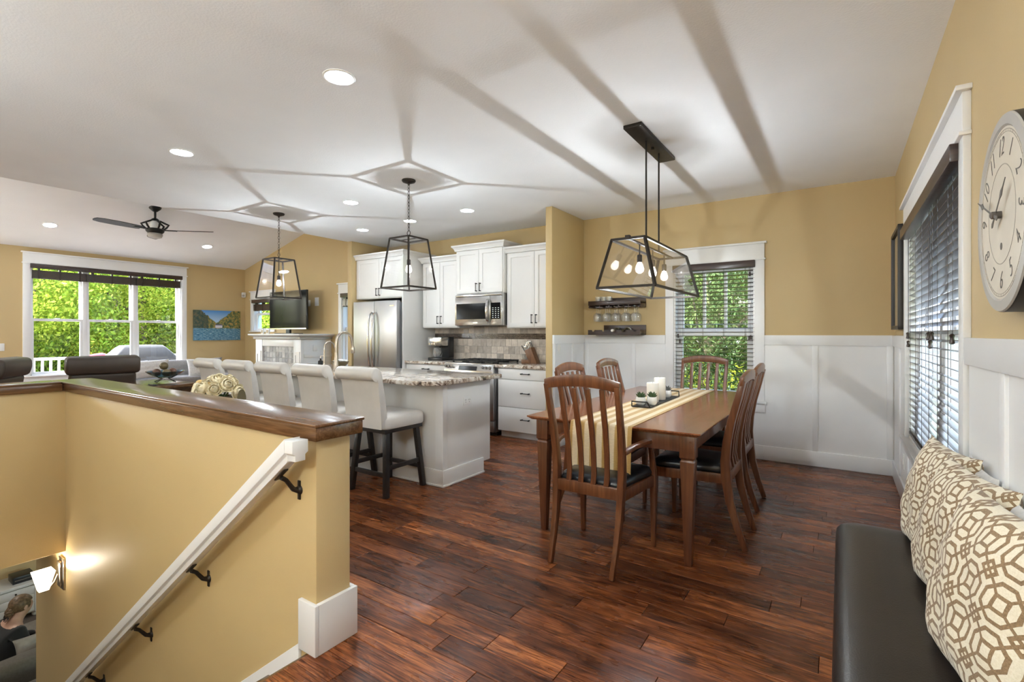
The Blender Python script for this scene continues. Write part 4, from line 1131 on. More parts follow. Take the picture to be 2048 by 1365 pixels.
# counter stools
def make_stool():
    t = thing('counter_stool', 'cream leather counter stool with dark legs nearest the end of the island', 'stool', (0, 0, 0), 'cream counter stools along the island')
    W = 0.225
    # seat cushion with a domed top
    rings = []
    for z, k in ((0.54, 0.97), (0.55, 1.0), (0.615, 1.0), (0.635, 0.97), (0.648, 0.86), (0.653, 0.55)):
        rings.append([(x * k, 0.0 + y * k, z) for x, y in rounded(-W, W, -0.235, 0.225, (0.05, 0.05, 0.03, 0.03), 4)])
    MB().loft(rings).build('seat', 'leather_cream', t, smooth=50)
    # scrolled back: side profile swept across
    def prof(k=1.0):
        fr, bk = [], []
        for z, yf, th in ((0.545, -0.225, 0.06), (0.66, -0.235, 0.062), (0.80, -0.255, 0.062), (0.90, -0.275, 0.060), (0.955, -0.285, 0.062)):
            fr.append((yf + 0.035, z)); bk.append((yf + 0.035 - th, z))
        roll = []
        cy, cz, r = -0.315, 0.985, 0.052
        for i in range(0, 13):
            a = math.radians(20 + 21 * i)
            roll.append((cy + r * math.cos(a), cz + r * math.sin(a)))
        return fr + roll + list(reversed(bk))
    pf = prof()
    cy = sum(p[0] for p in pf) / len(pf); cz = sum(p[1] for p in pf) / len(pf)
    rings = []
    for x, e in ((-W, 0.010), (-W + 0.004, 0.004), (-W + 0.014, 0.0), (W - 0.014, 0.0), (W - 0.004, 0.004), (W, 0.010)):
        ring = []
        for (y, z) in pf:
            d = Vector((y - cy, z - cz)); l = d.length
            ring.append((x * (1 - 0.06 * max(0, (0.95 - z)) / 0.4), y - d.x / l * e, z - d.y / l * e))
        rings.append(ring)
    MB().loft(rings).build('backrest', 'leather_cream', t, smooth=50)
    box('seat_frame', 'black_leg', -W + 0.02, W - 0.02, -0.215, 0.205, 0.505, 0.541, t, bev=0.004)
    for sx, sy in ((-1, -1), (1, -1), (1, 1), (-1, 1)):
        MB().bar([(sx * 0.21, sy * 0.205 - 0.0, 0.0), (sx * 0.165, sy * 0.165, 0.51)], 0.042, 0.04, (1, 0, 0)).build('leg', 'black_leg', t, bev=0.003)
    q = lambda z: 0.21 - 0.045 * z / 0.51
    for (z, ax, s) in ((0.17, 'x', -1), (0.17, 'x', 1), (0.225, 'y', -1), (0.225, 'y', 1)):
        e = q(z)
        if ax == 'x': m = MB().bar([(-e, s * (e - 0.004), z), (e, s * (e - 0.004), z)], 0.022, 0.034, (0, 1, 0))
        else: m = MB().bar([(s * e, -e, z), (s * e, e, z)], 0.022, 0.034, (1, 0, 0))
        m.build('footrest_rail', 'black_leg', t, bev=0.002)
    return t
stool = make_stool()
stool.location = (-3.19, 2.862, 0)
for i, lab in enumerate(('cream leather counter stool, second from the near end of the island', 'cream leather counter stool, middle one of the row at the island', 'cream leather counter stool, second from the far end of the island', 'cream leather counter stool at the far end of the island, beside the bowl of balls')):
    dup(stool, (-3.19 - 0.615 * (i + 1), 2.862, 0), 0, lab)

# ------------------------------------------------------------------ dining furniture
TX0, TX1, TY0, TY1, TZ = -1.725, -0.625, 2.745, 4.945, 0.76
t = thing('dining_table', 'reddish cherry wood dining table with tapered legs and leaf seams', 'table', ((TX0 + TX1) / 2, (TY0 + TY1) / 2, 0))
for (a, b) in ((TY0, 3.18), (3.182, 3.87), (3.872, 4.44), (4.442, TY1)):
    e0 = 0.03 if a == TY0 else 0.0; e1 = 0.03 if b == TY1 else 0.0
    rings = []
    for z, k in ((0.735, 0.8), (0.748, 0.25), (0.752, 0.0), (0.76, 0.0)):
        rings.append([(TX0 + 0.03 * k, a + e0 * k, z), (TX1 - 0.03 * k, a + e0 * k, z), (TX1 - 0.03 * k, b - e1 * k, z), (TX0 + 0.03 * k, b - e1 * k, z)])
    MB().loft(rings).build('table_leaf', 'cherry', t)
ox, oy = 0.045, 0.05
lx0, lx1, ly0, ly1 = TX0 + ox, TX1 - ox, TY0 + oy, TY1 - oy
for x0, x1, y0, y1 in ((lx0 + 0.07, lx1 - 0.07, ly0 + 0.02, ly0 + 0.042), (lx0 + 0.07, lx1 - 0.07, ly1 - 0.042, ly1 - 0.02), (lx0 + 0.02, lx0 + 0.042, ly0 + 0.07, ly1 - 0.07), (lx1 - 0.042, lx1 - 0.02, ly0 + 0.07, ly1 - 0.07)):
    box('apron', 'cherry_leg', x0, x1, y0, y1, 0.635, 0.7345, t, bev=0.002)
for sx in (0, 1):
    for sy in (0, 1):
        x = lx0 + 0.04 if sx == 0 else lx1 - 0.04; y = ly0 + 0.04 if sy == 0 else ly1 - 0.04
        m = MB()
        rings = []
        for z, h in ((0.0, 0.019), (0.585, 0.038), (0.592, 0.034), (0.60, 0.034), (0.607, 0.041), (0.734, 0.041)):
            rings.append([(x - h, y - h, z), (x + h, y - h, z), (x + h, y + h, z), (x - h, y + h, z)])
        lg = m.loft(rings).build('leg', 'cherry_leg', t, bev=0.002)
        yy = y - 0.042 if sy == 0 else y + 0.042
        for zz in (0.65, 0.70): MB().lathe([(0.006, -0.001), (0.005, 0.001)], 8, (x + (0.02 if sx else -0.02), yy, zz), 'Y').build('peg', 'chair', lg)

def make_chair(arms, name, label):
    t = thing(name, label, 'chair', (0, 0, 0), 'wooden slat back dining chairs')
    prof = [(0.00, 0.0), (0.045, 0.13), (0.085, 0.28), (0.105, 0.42), (0.110, 0.52), (0.100, 0.64), (0.075, 0.77), (0.040, 0.90), (0.010, 1.02)]
    def xw(z): return 0.185 + 0.028 * min(1, z / 1.0)
    for s in (-1, 1):
        MB().bar([(s * xw(z), y, z) for y, z in prof], [0.026, 0.028, 0.032, 0.036, 0.036, 0.034, 0.032, 0.030, 0.030], [0.034, 0.040, 0.048, 0.056, 0.054, 0.048, 0.042, 0.038, 0.034], (1, 0, 0)).build('rear_leg', 'chair', t, bev=0.005)
    # arched top rail
    n = 12; rings = []
    for i in range(n + 1):
        u = -1 + 2 * i / n
        x = u * 0.228; a = 0.035 * (1 - u * u)
        zc, yc = 1.0, 0.016
        th = 0.026
        y = yc - 0.012 * (1 - u * u)
        rings.append([(x, y - th / 2, zc - 0.016 + a * 0.75), (x, y + th / 2, zc - 0.016 + a * 0.75), (x, y + th / 2 - 0.004, zc + 0.042 + a), (x, y - th / 2 - 0.004, zc + 0.042 + a)])
    MB().loft(rings).build('top_rail', 'chair', t, bev=0.006)
    sp = [(0.098, 0.455)] + [p for p in prof if 0.5 < p[1] < 0.95] + [(0.018, 1.0)]
    for i in range(4):
        u = -0.6 + 0.4 * i
        MB().bar([(u * (0.178 + 0.028 * z), y - 0.008 * (1 - u * u), z) for y, z in sp], [0.030, 0.030, 0.030, 0.032, 0.032, 0.030][:len(sp)], 0.014, (1, 0, 0)).build('slat', 'chair', t, bev=0.003)
    box('seat_rail', 'chair', -0.19, 0.19, 0.082, 0.108, 0.395, 0.46, t, bev=0.003)
    fy = 0.535
    box('seat_rail', 'chair', -0.235, 0.235, fy - 0.012, fy + 0.012, 0.375, 0.44, t, bev=0.003)
    for s in (-1, 1):
        MB().bar([(s * 0.195, 0.10, 0.415), (s * 0.235, fy, 0.41)], 0.022, 0.06, (1, 0, 0)).build('seat_rail', 'chair', t, bev=0.003)
        top = 0.66 if arms else 0.44
        zz = [0.0, 0.20, 0.40, 0.46, 0.56, 0.66] if arms else [0.0, 0.2, 0.375, 0.44]
        yy = [fy + 0.0, fy, fy, fy - 0.004, fy - 0.03, fy - 0.06] if arms else [fy] * 4
        ww = [0.026, 0.032, 0.038, 0.036, 0.030, 0.030] if arms else [0.026, 0.033, 0.04, 0.04]
        MB().bar([(s * 0.235, y, z) for y, z in zip(yy, zz)], ww, ww, (1, 0, 0)).build('front_leg', 'chair', t, bev=0.004)
        if arms:
            pts = [(s * 0.212, 0.105, 0.655), (s * 0.232, 0.20, 0.672), (s * 0.25, 0.33, 0.676), (s * 0.25, 0.44, 0.668), (s * 0.242, 0.52, 0.672)]
            MB().bar(pts, [0.03, 0.036, 0.046, 0.052, 0.046], [0.028, 0.024, 0.022, 0.022, 0.022], (1, 0, 0)).build('armrest', 'chair', t, bev=0.006)
    # leather cushion
    rings = []
    for z, k in ((0.438, 0.955), (0.445, 1.0), (0.465, 1.01), (0.485, 0.97), (0.498, 0.84), (0.503, 0.5)):
        ring = []
        for x, y in rounded(-1, 1, 0.0, 1.0, (0.12, 0.12, 0.12, 0.12), 4):
            yy = 0.118 + 0.43 * y; hw = 0.185 + 0.05 * y
            cx, cy = 0, 0.33
            ring.append((x * hw * k, cy + (yy - cy) * k, z))
        rings.append(ring)
    MB().loft(rings).build('cushion', 'leather_black', t, smooth=55)
    return t
arm = make_chair(True, 'dining_armchair', 'wooden slat back armchair at the near end of the dining table')
arm.location = (-1.185, 2.43, 0)
dup(arm, (-1.165, 5.30, 0), PI, 'wooden slat back armchair in front of the dining window')
ch = make_chair(False, 'dining_chair', 'slat back chair pushed in on the right long side, nearer the bench')
ch.location = (-0.475, 3.40, 0); ch.rotation_euler = (0, 0, PI / 2)
dup(ch, (-0.505, 4.16, 0), PI / 2, 'slat back chair pushed in on the right long side, nearer the window wall')
dup(ch, (-1.79, 3.47, 0), -PI / 2, 'slat back chair on the kitchen side of the table, nearer the island')
dup(ch, (-1.79, 4.22, 0), -PI / 2, 'slat back chair on the kitchen side of the table, nearer the wall shelves')

# runner over the table top and down at the near end
pts = [(2.713, 0.49), (2.716, 0.60), (2.722, 0.70), (2.729, 0.748), (2.737, 0.7615), (2.76, 0.7622)] + [(2.8 + 0.2 * i, 0.7622 + (0.0008 if i % 2 else 0)) for i in range(11)] + [(4.87, 0.7622), (4.935, 0.7622), (4.952, 0.758), (4.96, 0.70), (4.963, 0.56)]
m = MB(); th = 0.0018
rings = []
nx = 14
for i in range(len(pts)):
    y, z = pts[i]
    hang = z < 0.74
    sgn_ = -1 if y < 3.5 else 1
    top = [(-1.395 + 0.395 * k / nx, y + (sgn_ * (0.002 + 0.003 * math.sin(k * 1.4)) * (0.75 - z) * 6 if hang else 0), z) for k in range(nx + 1)]
    if hang: bot = [(p[0], p[1] - sgn_ * th, p[2]) for p in reversed(top)]
    else: bot = [(p[0], p[1], p[2] - th * 0.9) for p in reversed(top)]
    rings.append(top + bot)
o = m.loft(rings).build('table_runner', 'runner', smooth=60)
tag(o, 'gold and cream striped runner along the dining table, hanging over its near end', 'table runner')
# tray, candles and succulents
ZT = 0.765
t = thing('serving_tray', 'long dark metal tray with raised end handles on the striped runner', 'tray', (-1.205, 3.85, ZT))
MB().box(-1.275, -1.135, 3.47, 4.23, ZT, ZT + 0.008).build('plate', 'black', t, bev=0.002)
for y0, s in ((3.47, -1), (4.23, 1)):
    MB().tube([(-1.272, y0, ZT + 0.006), (-1.262, y0 + s * 0.03, ZT + 0.045), (-1.148, y0 + s * 0.03, ZT + 0.045), (-1.138, y0, ZT + 0.006)], 0.005, 8).build('handle', 'black', t, smooth=40)
ZP = ZT + 0.0085
for (x, y, h, lab) in ((-1.205, 3.74, 0.150, 'shorter ivory pillar candle on the tray, behind the succulents'), (-1.205, 3.92, 0.175, 'taller ivory pillar candle on the tray, behind the shorter candle')):
    c = thing('pillar_candle', lab, 'candle', (x, y, ZP))
    MB().lathe([(0.042, ZP), (0.045, ZP + 0.004), (0.045, ZP + h - 0.006), (0.041, ZP + h), (0.02, ZP + h - 0.006), (0.001, ZP + h - 0.007)], 24, (x, y, 0)).build('wax', 'candle', c, smooth=50)
    MB().tube([(x, y, ZP + h - 0.007), (x + 0.001, y, ZP + h + 0.006)], 0.0012, 6).build('wick', 'ink', c)
def succulent(x, y, mat, lab, sc_=1.0):
    t = thing('potted_succulent', lab, 'plant', (x, y, ZP))
    MB().lathe([(0.026, ZP), (0.036, ZP + 0.012), (0.039, ZP + 0.035), (0.033, ZP + 0.058), (0.029, ZP + 0.058), (0.029, ZP + 0.05), (0.001, ZP + 0.05)], 18, (x, y, 0)).build('pot', 'ceramic', t, smooth=50)
    for k in range(18):
        a = k * 2.4; el = 0.35 + 0.9 * (k / 18)
        d = Vector((math.cos(a) * math.cos(el), math.sin(a) * math.cos(el), math.sin(el)))
        p0 = Vector((x, y, ZP + 0.052)); ln = 0.042 * sc_
        MB().tube([p0, p0 + d * ln * 0.4, p0 + d * ln * 0.8 + Vector((0, 0, 0.004)), p0 + d * ln + Vector((0, 0, 0.008))], [0.004, 0.007, 0.005, 0.0008], 6).build('leaf', mat, t, smooth=60)
succulent(-1.232, 3.545, 'succulent', 'green spiky succulent in a white pot at the left of the tray end')
succulent(-1.165, 3.60, 'succulent', 'green spiky succulent in a white pot touching the shorter candle')
succulent(-1.20, 4.09, 'grey_plant', 'grey leaved succulent in a white pot behind the taller candle')

# bench and its pillows
t = thing('bench', 'dark brown leather upholstered bench along the right wall', 'bench', (0.18, 1.4, 0))
rings = []
bx0, bx1, by0, by1 = -0.02, 0.385, 0.25, 2.68
for z, ins in ((0.30, 0.02), (0.315, 0.004), (0.40, 0.0), (0.435, 0.004), (0.455, 0.018), (0.466, 0.040), (0.472, 0.08), (0.475, 0.13)):
    rings.append([(x, y, z) for x, y in rounded(bx0 + ins, bx1 - ins * 0.3, by0 + ins, by1 - ins, (0.05, 0.02, 0.06, 0.05), 5)])
MB().loft(rings).build('seat', 'leather_brown', t, smooth=60)
for x in (0.03, 0.335):
    for y in (0.32, 1.45, 2.58):
        MB().loft([[(x - h, y - h, z), (x + h, y - h, z), (x + h, y + h, z), (x - h, y + h, z)] for z, h in ((0, 0.018), (0.30, 0.028))]).build('leg', 'black_leg', t, bev=0.002)

def pillow_mesh(w, h, d, n=22, seed=1):
    rr = random.Random(seed)
    ph = [rr.random() * 6 for _ in range(6)]
    m = MB(); idx = {}
    def pt(i, j, s):
        u, v = -1 + 2 * i / n, -1 + 2 * j / n
        prof = (max(0, 1 - abs(u) ** 2.6) * max(0, 1 - abs(v) ** 2.6)) ** 0.55
        pinch = 1 - 0.085 * ((1 - u * u) * abs(v) ** 3 if True else 0)
        pinch2 = 1 - 0.085 * (1 - v * v) * abs(u) ** 3
        wr = 0.006 * math.sin(9 * u + 5 * v + ph[0]) * prof + 0.005 * math.sin(13 * v - 4 * u + ph[1]) * prof
        return Vector((u * w / 2 * pinch2, v * h / 2 * pinch, s * (prof * d / 2 + wr * 0.6)))
    for s in (1, -1):
        for i in range(n + 1):
            for j in range(n + 1):
                if s == -1 and (i in (0, n) or j in (0, n)):
                    idx[(i, j, s)] = idx[(i, j, 1)]
                else:
                    idx[(i, j, s)] = len(m.v); m.v.append(pt(i, j, s))
        for i in range(n):
            for j in range(n):
                q = (idx[(i, j, s)], idx[(i + 1, j, s)], idx[(i + 1, j + 1, s)], idx[(i, j + 1, s)])
                m.f.append(q if s == 1 else tuple(reversed(q)))
    m.r = [0.5] * len(m.f)
    return m
def pillow(mat, w, h, d, loc, yaw, lean, label, group=None, seed=1, roll=0.0, base_yaw=-PI / 2):
    """stands on its lower edge, face turned to -X for yaw 0, leaning back by 'lean'"""
    o = pillow_mesh(w, h, d, seed=seed).build('throw_pillow', mat, smooth=80)
    # local x across, y up, z out of the face
    Mx = Matrix.Rotation(yaw, 4, 'Z') @ Matrix(((0, 0, -1, 0), (-1, 0, 0, 0), (0, 1, 0, 0), (0, 0, 0, 1))) @ Matrix.Rotation(-lean, 4, 'X') @ Matrix.Rotation(roll, 4, 'Z')
    o.rotation_euler = Mx.to_euler()
    o.location = loc
    return tag(o, label, 'pillow', group)
GP = 'brown and cream patterned pillows on the bench'
pillow('trellis', 0.45, 0.43, 0.15, (0.298, 2.38, 0.68), 0.17, 0.22, 'brown lattice patterned pillow at the far end of the bench, below the blind', GP, 3)
pillow('trellis', 0.45, 0.43, 0.15, (0.30, 1.985, 0.68), 0.19, 0.22, 'brown lattice patterned pillow in the middle of the three on the bench', GP, 5)
pillow('trellis', 0.47, 0.44, 0.16, (0.295, 1.55, 0.685), 0.20, 0.22, 'brown lattice patterned pillow nearest the camera on the bench', GP, 9)
GW = 'white pillows behind the patterned ones'
pillow('white_fabric', 0.40, 0.40, 0.06, (0.374, 2.17, 0.675), 0.0, 0.04, 'white pillow against the wall behind the middle lattice pillow', GW, 11)
pillow('white_fabric', 0.40, 0.40, 0.06, (0.374, 1.74, 0.675), 0.0, 0.04, 'white pillow against the wall behind the nearest lattice pillow', GW, 12)

# ------------------------------------------------------------------ wall decor on the right
CX_, CYY, CZZ, CR = 0.358, 1.825, 1.620, 0.262
t = thing('wall_clock', 'large round cream wall clock with old style numerals above the bench', 'clock', (XR, CYY, CZZ))
CM = Matrix.Translation((CX_, CYY, CZZ)) @ Matrix(((0, 0, -1, 0), (-1, 0, 0, 0), (0, 1, 0, 0), (0, 0, 0, 1)))
def clk(m, name, mat, smooth=None, parent=None, bev=0):
    m.tf(CM)
    return m.build(name, mat, parent or t, smooth=smooth, bev=bev)
clk(MB().lathe([(CR - 0.012, -0.048), (CR, -0.044), (CR, -0.004), (CR - 0.002, -0.0015), (0.001, -0.0015)], 72), 'case', 'frame_black', 40)
clk(MB().lathe([(CR - 0.0005, -0.0012), (CR - 0.003, 0.003), (CR - 0.030, 0.0045), (CR - 0.036, 0.0)], 72, cap=False), 'rim', 'clock_rim', 40)
dial = clk(MB().lathe([(CR - 0.034, -0.001), (CR - 0.034, 0.0005), (0.001, 0.0005)], 72), 'dial', 'clock_face', 40)
def ring(r, w, z, name, mat):
    n = 72; m = MB()
    m.loft([[((r + a) * math.cos(2 * PI * i / n), (r + a) * math.sin(2 * PI * i / n), z + b) for a, b in ((-w, 0), (w, 0), (w, 0.0005), (-w, 0.0005))] for i in range(n)], False, True)
    return clk(m, name, mat, None, dial)
ring(0.220, 0.0008, 0.0006, 'minute_ring', 'ink_pale'); ring(0.213, 0.0006, 0.0006, 'minute_ring', 'ink_pale'); ring(0.132, 0.0012, 0.0006, 'inner_ring', 'ink_pale')
m = MB()
for k in range(60):
    a = 2 * PI * k / 60; c, s_ = math.cos(a), math.sin(a)
    w = 0.0012 if k % 5 else 0.0024
    m.add([(c * 0.213 - s_ * w, s_ * 0.213 + c * w, 0.0011), (c * 0.220 - s_ * w, s_ * 0.220 + c * w, 0.0011), (c * 0.220 + s_ * w, s_ * 0.220 - c * w, 0.0011), (c * 0.213 + s_ * w, s_ * 0.213 - c * w, 0.0011)], [(3, 2, 1, 0)])
clk(m, 'minute_marks', 'ink_pale', None, dial).__setitem__('kind', 'stuff')
for h in range(1, 13):
    cu = bpy.data.curves.new('numeral', 'FONT'); cu.body = str(h); cu.size = 0.066; cu.align_x = 'CENTER'; cu.align_y = 'CENTER'; cu.shear = 0.25; cu.extrude = 0.0003; cu.offset = -0.0012
    tmp = bpy.data.objects.new('tmp', cu); COL.objects.link(tmp)
    bpy.context.view_layer.update()
    me = bpy.data.meshes.new_from_object(tmp.evaluated_get(bpy.context.evaluated_depsgraph_get()))
    bpy.data.objects.remove(tmp)
    me.materials.clear(); me.materials.append(MT['ink'])
    a = PI / 2 - 2 * PI * h / 12
    rot = a - PI / 2 if h in (9, 10, 11, 12, 1, 2, 3) else a + PI / 2
    Mt = CM @ Matrix.Translation((0.178 * math.cos(a), 0.178 * math.sin(a), 0.0012)) @ Matrix.Rotation(rot, 4, 'Z') @ Matrix.Diagonal((0.85, 1.05, 1, 1))
    me.transform(Mt)
    o = bpy.data.objects.new('numeral', me); COL.objects.link(o); o.parent = dial
    me.transform(Matrix.Translation(-Mt.translation)); o.location = Mt.translation - WL[dial]
def hand(name, ang, ln, z, spade):
    d = Vector((math.cos(ang), math.sin(ang), 0)); q = Vector((-d.y, d.x, 0)); m = MB()
    prof = [(-0.045, 0.003), (-0.038, 0.007), (-0.02, 0.004), (0.0, 0.0028), (spade - 0.02, 0.002), (spade, 0.009), (spade + 0.02, 0.0025), (ln, 0.0008)]
    m.loft([[d * l + q * w + Vector((0, 0, z)), d * l - q * w + Vector((0, 0, z)), d * l - q * w + Vector((0, 0, z + 0.0015)), d * l + q * w + Vector((0, 0, z + 0.0015))] for l, w in prof])
    return clk(m, name, 'ink')
hand('minute_hand', math.radians(158), 0.19, 0.016, 0.13)
hand('hour_hand', math.radians(38), 0.125, 0.012, 0.075)
clk(MB().lathe([(0.010, 0.0), (0.010, 0.02), (0.006, 0.023), (0.001, 0.024)], 14), 'hub', 'ink', 40)
m = MB().lathe([(0.010, 0.0007), (0.010, 0.0012), (0.001, 0.0013)], 12); m.tf(Matrix.Translation((0, -0.085, 0)))
clk(m, 'winding_hole', 'ink')
t = thing('picture_frame', 'tall black framed picture with beige mat beyond the right window', 'picture', (XR, 5.05, 1.75))
FY0, FY1, FZ0, FZ1 = 4.75, 5.36, 1.335, 2.14
sheet('X', XR - 0.05, XR - 0.001, FY0, FY1, FZ0, FZ1, [(FY0 + 0.03, FY1 - 0.03, FZ0 + 0.03, FZ1 - 0.03)]).build('frame', 'frame_black', t, bev=0.002)
MB().box(XR - 0.025, XR - 0.005, FY0 + 0.029, FY1 - 0.029, FZ0 + 0.029, FZ1 - 0.029).build('mat_board', 'mat_board', t)

# ------------------------------------------------------------------ wall shelves with glasses and bottles
SXA, SXB = -2.545, -1.90
t = thing('wall_shelf', 'dark wooden glass rack shelf with hanging wine glasses on the yellow wall', 'shelf', (-2.22, YB, 1.65))
box('back_board', 'espresso', SXA + 0.01, SXB, YB - 0.02, YB - 0.001, 1.612, 1.735, t, bev=0.002)
box('shelf_board', 'espresso', SXA, SXB, 5.455, YB - 0.02, 1.655, 1.672, t, bev=0.002)
box('front_board', 'espresso', SXA, SXB, 5.445, 5.458, 1.638, 1.692, t, bev=0.002)
for x in (SXA, SXB - 0.014): box('side_board', 'espresso', x, x + 0.014, 5.458, YB - 0.02, 1.61, 1.69, t, bev=0.002)
NR = 5
pit = (SXB - SXA - 0.05) / NR
for i in range(NR + 1):
    x = SXA + 0.025 + i * pit
    box('glass_rail', 'espresso', x - 0.035 if 0 < i < NR else x - 0.012, x + 0.035 if 0 < i < NR else x + 0.012, 5.46, YB - 0.03, 1.612, 1.622, t)
    if 0 < i < NR: box('glass_rail', 'espresso', x - 0.006, x + 0.006, 5.46, YB - 0.03, 1.622, 1.656, t)
def wine_glass():
    t = thing('wine_glass', 'upturned clear wine glass hanging in a row under the dark wall shelf', 'glass', (0, 0, 0), 'wine glasses under the wall shelf')
    MB().lathe([(0.034, 0.0), (0.034, 0.0015), (0.006, 0.005)], 16, (0, 0, 0)).build('foot', 'cut_glass', t, smooth=50)
    MB().lathe([(0.006, -0.075), (0.0038, -0.06), (0.0035, -0.01), (0.006, 0.0)], 10, (0, 0, 0)).build('stem', 'cut_glass', t, smooth=50)
    MB().lathe([(0.030, -0.175), (0.037, -0.14), (0.039, -0.115), (0.032, -0.092), (0.018, -0.079), (0.005, -0.074)], 18, (0, 0, 0), cap=False).build('bowl', 'cut_glass', t, smooth=60)
    return t
wg = wine_glass(); first = True
for i in range(NR):
    for j in range(3):
        x = SXA + 0.025 + pit * (i + 0.5); y = 5.50 + 0.062 * j
        if first: wg.location = (x, y, 1.6225); first = False
        else: dup(wg, (x, y, 1.6225), R.random())
for i, (x, y) in enumerate(((-2.44, 5.50), (-2.37, 5.51), (-2.30, 5.50), (-2.40, 5.585), (-2.325, 5.585))):
    g = MB().lathe([(0.028, 1.6725), (0.031, 1.675), (0.035, 1.745), (0.032, 1.745), (0.027, 1.685), (0.001, 1.684)], 16, (x, y, 0)).build('tumbler', 'cut_glass', smooth=40)
    tag(g, 'short clear cut glass tumbler standing in a cluster on the upper wall shelf', 'glass', 'tumblers on the upper wall shelf')
t = thing('wine_rack', 'dark wooden wine bottle rack shelf resting above the white wainscot', 'shelf', (-2.22, YB, 1.30))
box('back_board', 'espresso', SXA + 0.12, SXB, YB - 0.02, YB - 0.001, 1.29, 1.405, t, bev=0.002)
box('shelf_board', 'espresso', SXA, SXB, 5.455, YB - 0.02, 1.287, 1.300, t, bev=0.002)
for x in (SXB - 0.014,): box('side_board', 'espresso', x, x + 0.014, 5.458, YB - 0.02, 1.29, 1.345, t, bev=0.002)
poly = [(SXA, 1.287), (SXB, 1.287), (SXB, 1.345)]
for k in (4, 3, 2, 1, 0):
    c = SXA + 0.065 + k * 0.13
    for q in range(7):
        a = PI * q / 6
        poly.append((c + 0.020 * math.cos(a), 1.345 - 0.020 * math.sin(a)))
poly.append((SXA, 1.345))
MB().prism(poly, 'Y', 5.443, 5.457).build('front_board', 'espresso', t)
for x, lab in ((SXA + 0.065 + 0.26 - 0.0, 'dark wine bottle lying neck forward in the wall rack, left of the other'), (SXA + 0.065 + 0.39, 'dark wine bottle with a pale label lying right in the wall rack')):
    b = thing('wine_bottle', lab, 'bottle', (x, 5.55, 1.34))
    MB().lathe([(0.013, 5.40), (0.0145, 5.402), (0.0145, 5.425), (0.013, 5.43), (0.0135, 5.47), (0.030, 5.505), (0.0365, 5.53), (0.0365, 5.632), (0.032, 5.637)], 18, (x, 0, 1.338), 'Y').build('body', 'bottle', b, smooth=40)
    MB().lathe([(0.0148, 5.398), (0.0152, 5.40), (0.0152, 5.44)], 14, (x, 0, 1.338), 'Y').build('capsule', 'candle' if 'left' in lab else 'bottle', b, smooth=40)
    if 'label' in lab: MB().lathe([(0.0368, 5.55), (0.0370, 5.552), (0.0370, 5.60), (0.0368, 5.602)], 18, (x, 0, 1.338), 'Y', cap=False).build('label', 'plate', b, smooth=40)

# ------------------------------------------------------------------ lamps
def chain(parent, x, y, z0, z1, ln=0.045):
    n = max(1, round((z1 - z0) / (ln * 0.74))); st_ = (z1 - z0) / n; mesh = [None, None]
    for i in range(n):
        z = z0 + st_ * (i + 0.5)
        k = i % 2
        if mesh[k] is None:
            pts = []
            for q in range(14):
                a = 2 * PI * q / 14
                u, v = 0.0095 * math.cos(a), (ln / 2 - 0.004) * math.sin(a)
                pts.append((x + (u if k == 0 else 0), y + (u if k else 0), z + v))
            mesh[k] = (MB().tube(pts, 0.0026, 6, True).build('chain_link', 'bronze', parent, smooth=60), z)
        else:
            o, zz = mesh[k]
            c = o.copy(); COL.objects.link(c); c.location = o.location + Vector((0, 0, z - zz))
def bulb(parent, x, y, zc, mat):
    b = MB().lathe([(0.012, zc + 0.05), (0.014, zc + 0.04), (0.024, zc + 0.02), (0.030, zc - 0.004), (0.026, zc - 0.024), (0.012, zc - 0.036), (0.001, zc - 0.038)], 16, (x, y, 0), cap=False).build('bulb', 'bulb_glass', parent, smooth=60)
    MB().sphere((x, y, zc), 0.0045, 10, 6).build('filament', mat, b, smooth=60)
    return b
def lantern_frame(t, X, Y, top, bot, zt, zb, r=0.0075):
    (tx, ty), (bx, by) = top, bot
    T = [(X + sx * tx, Y + sy * ty, zt) for sx, sy in ((-1, -1), (1, -1), (1, 1), (-1, 1))]
    B = [(X + sx * bx, Y + sy * by, zb) for sx, sy in ((-1, -1), (1, -1), (1, 1), (-1, 1))]
    for i in range(4):
        j = (i + 1) % 4
        MB().bar([T[i], T[j]], 2 * r, 2 * r, (0, 0, 1)).build('frame_bar', 'bronze', t)
        MB().bar([B[i], B[j]], 2 * r, 2 * r, (0, 0, 1)).build('frame_bar', 'bronze', t)
        d = Vector(B[i]) - Vector(T[i]); sd = Vector((-d.y, d.x, 0)).normalized() if abs(d.x) + abs(d.y) > 1e-6 else Vector((1, 0, 0))
        MB().bar([T[i], B[i]], 2.2 * r, 2.2 * r, sd).build('frame_bar', 'bronze', t)
        e = 0.002
        a, b_, c, dd = (Vector(q) for q in (T[i], T[j], B[j], B[i]))
        n = (b_ - a).cross(dd - a).normalized() * 0.0012
        MB().loft([[p - n for p in (a, b_, c, dd)], [p + n for p in (a, b_, c, dd)]]).build('glass_pane', 'lantern_glass', t)
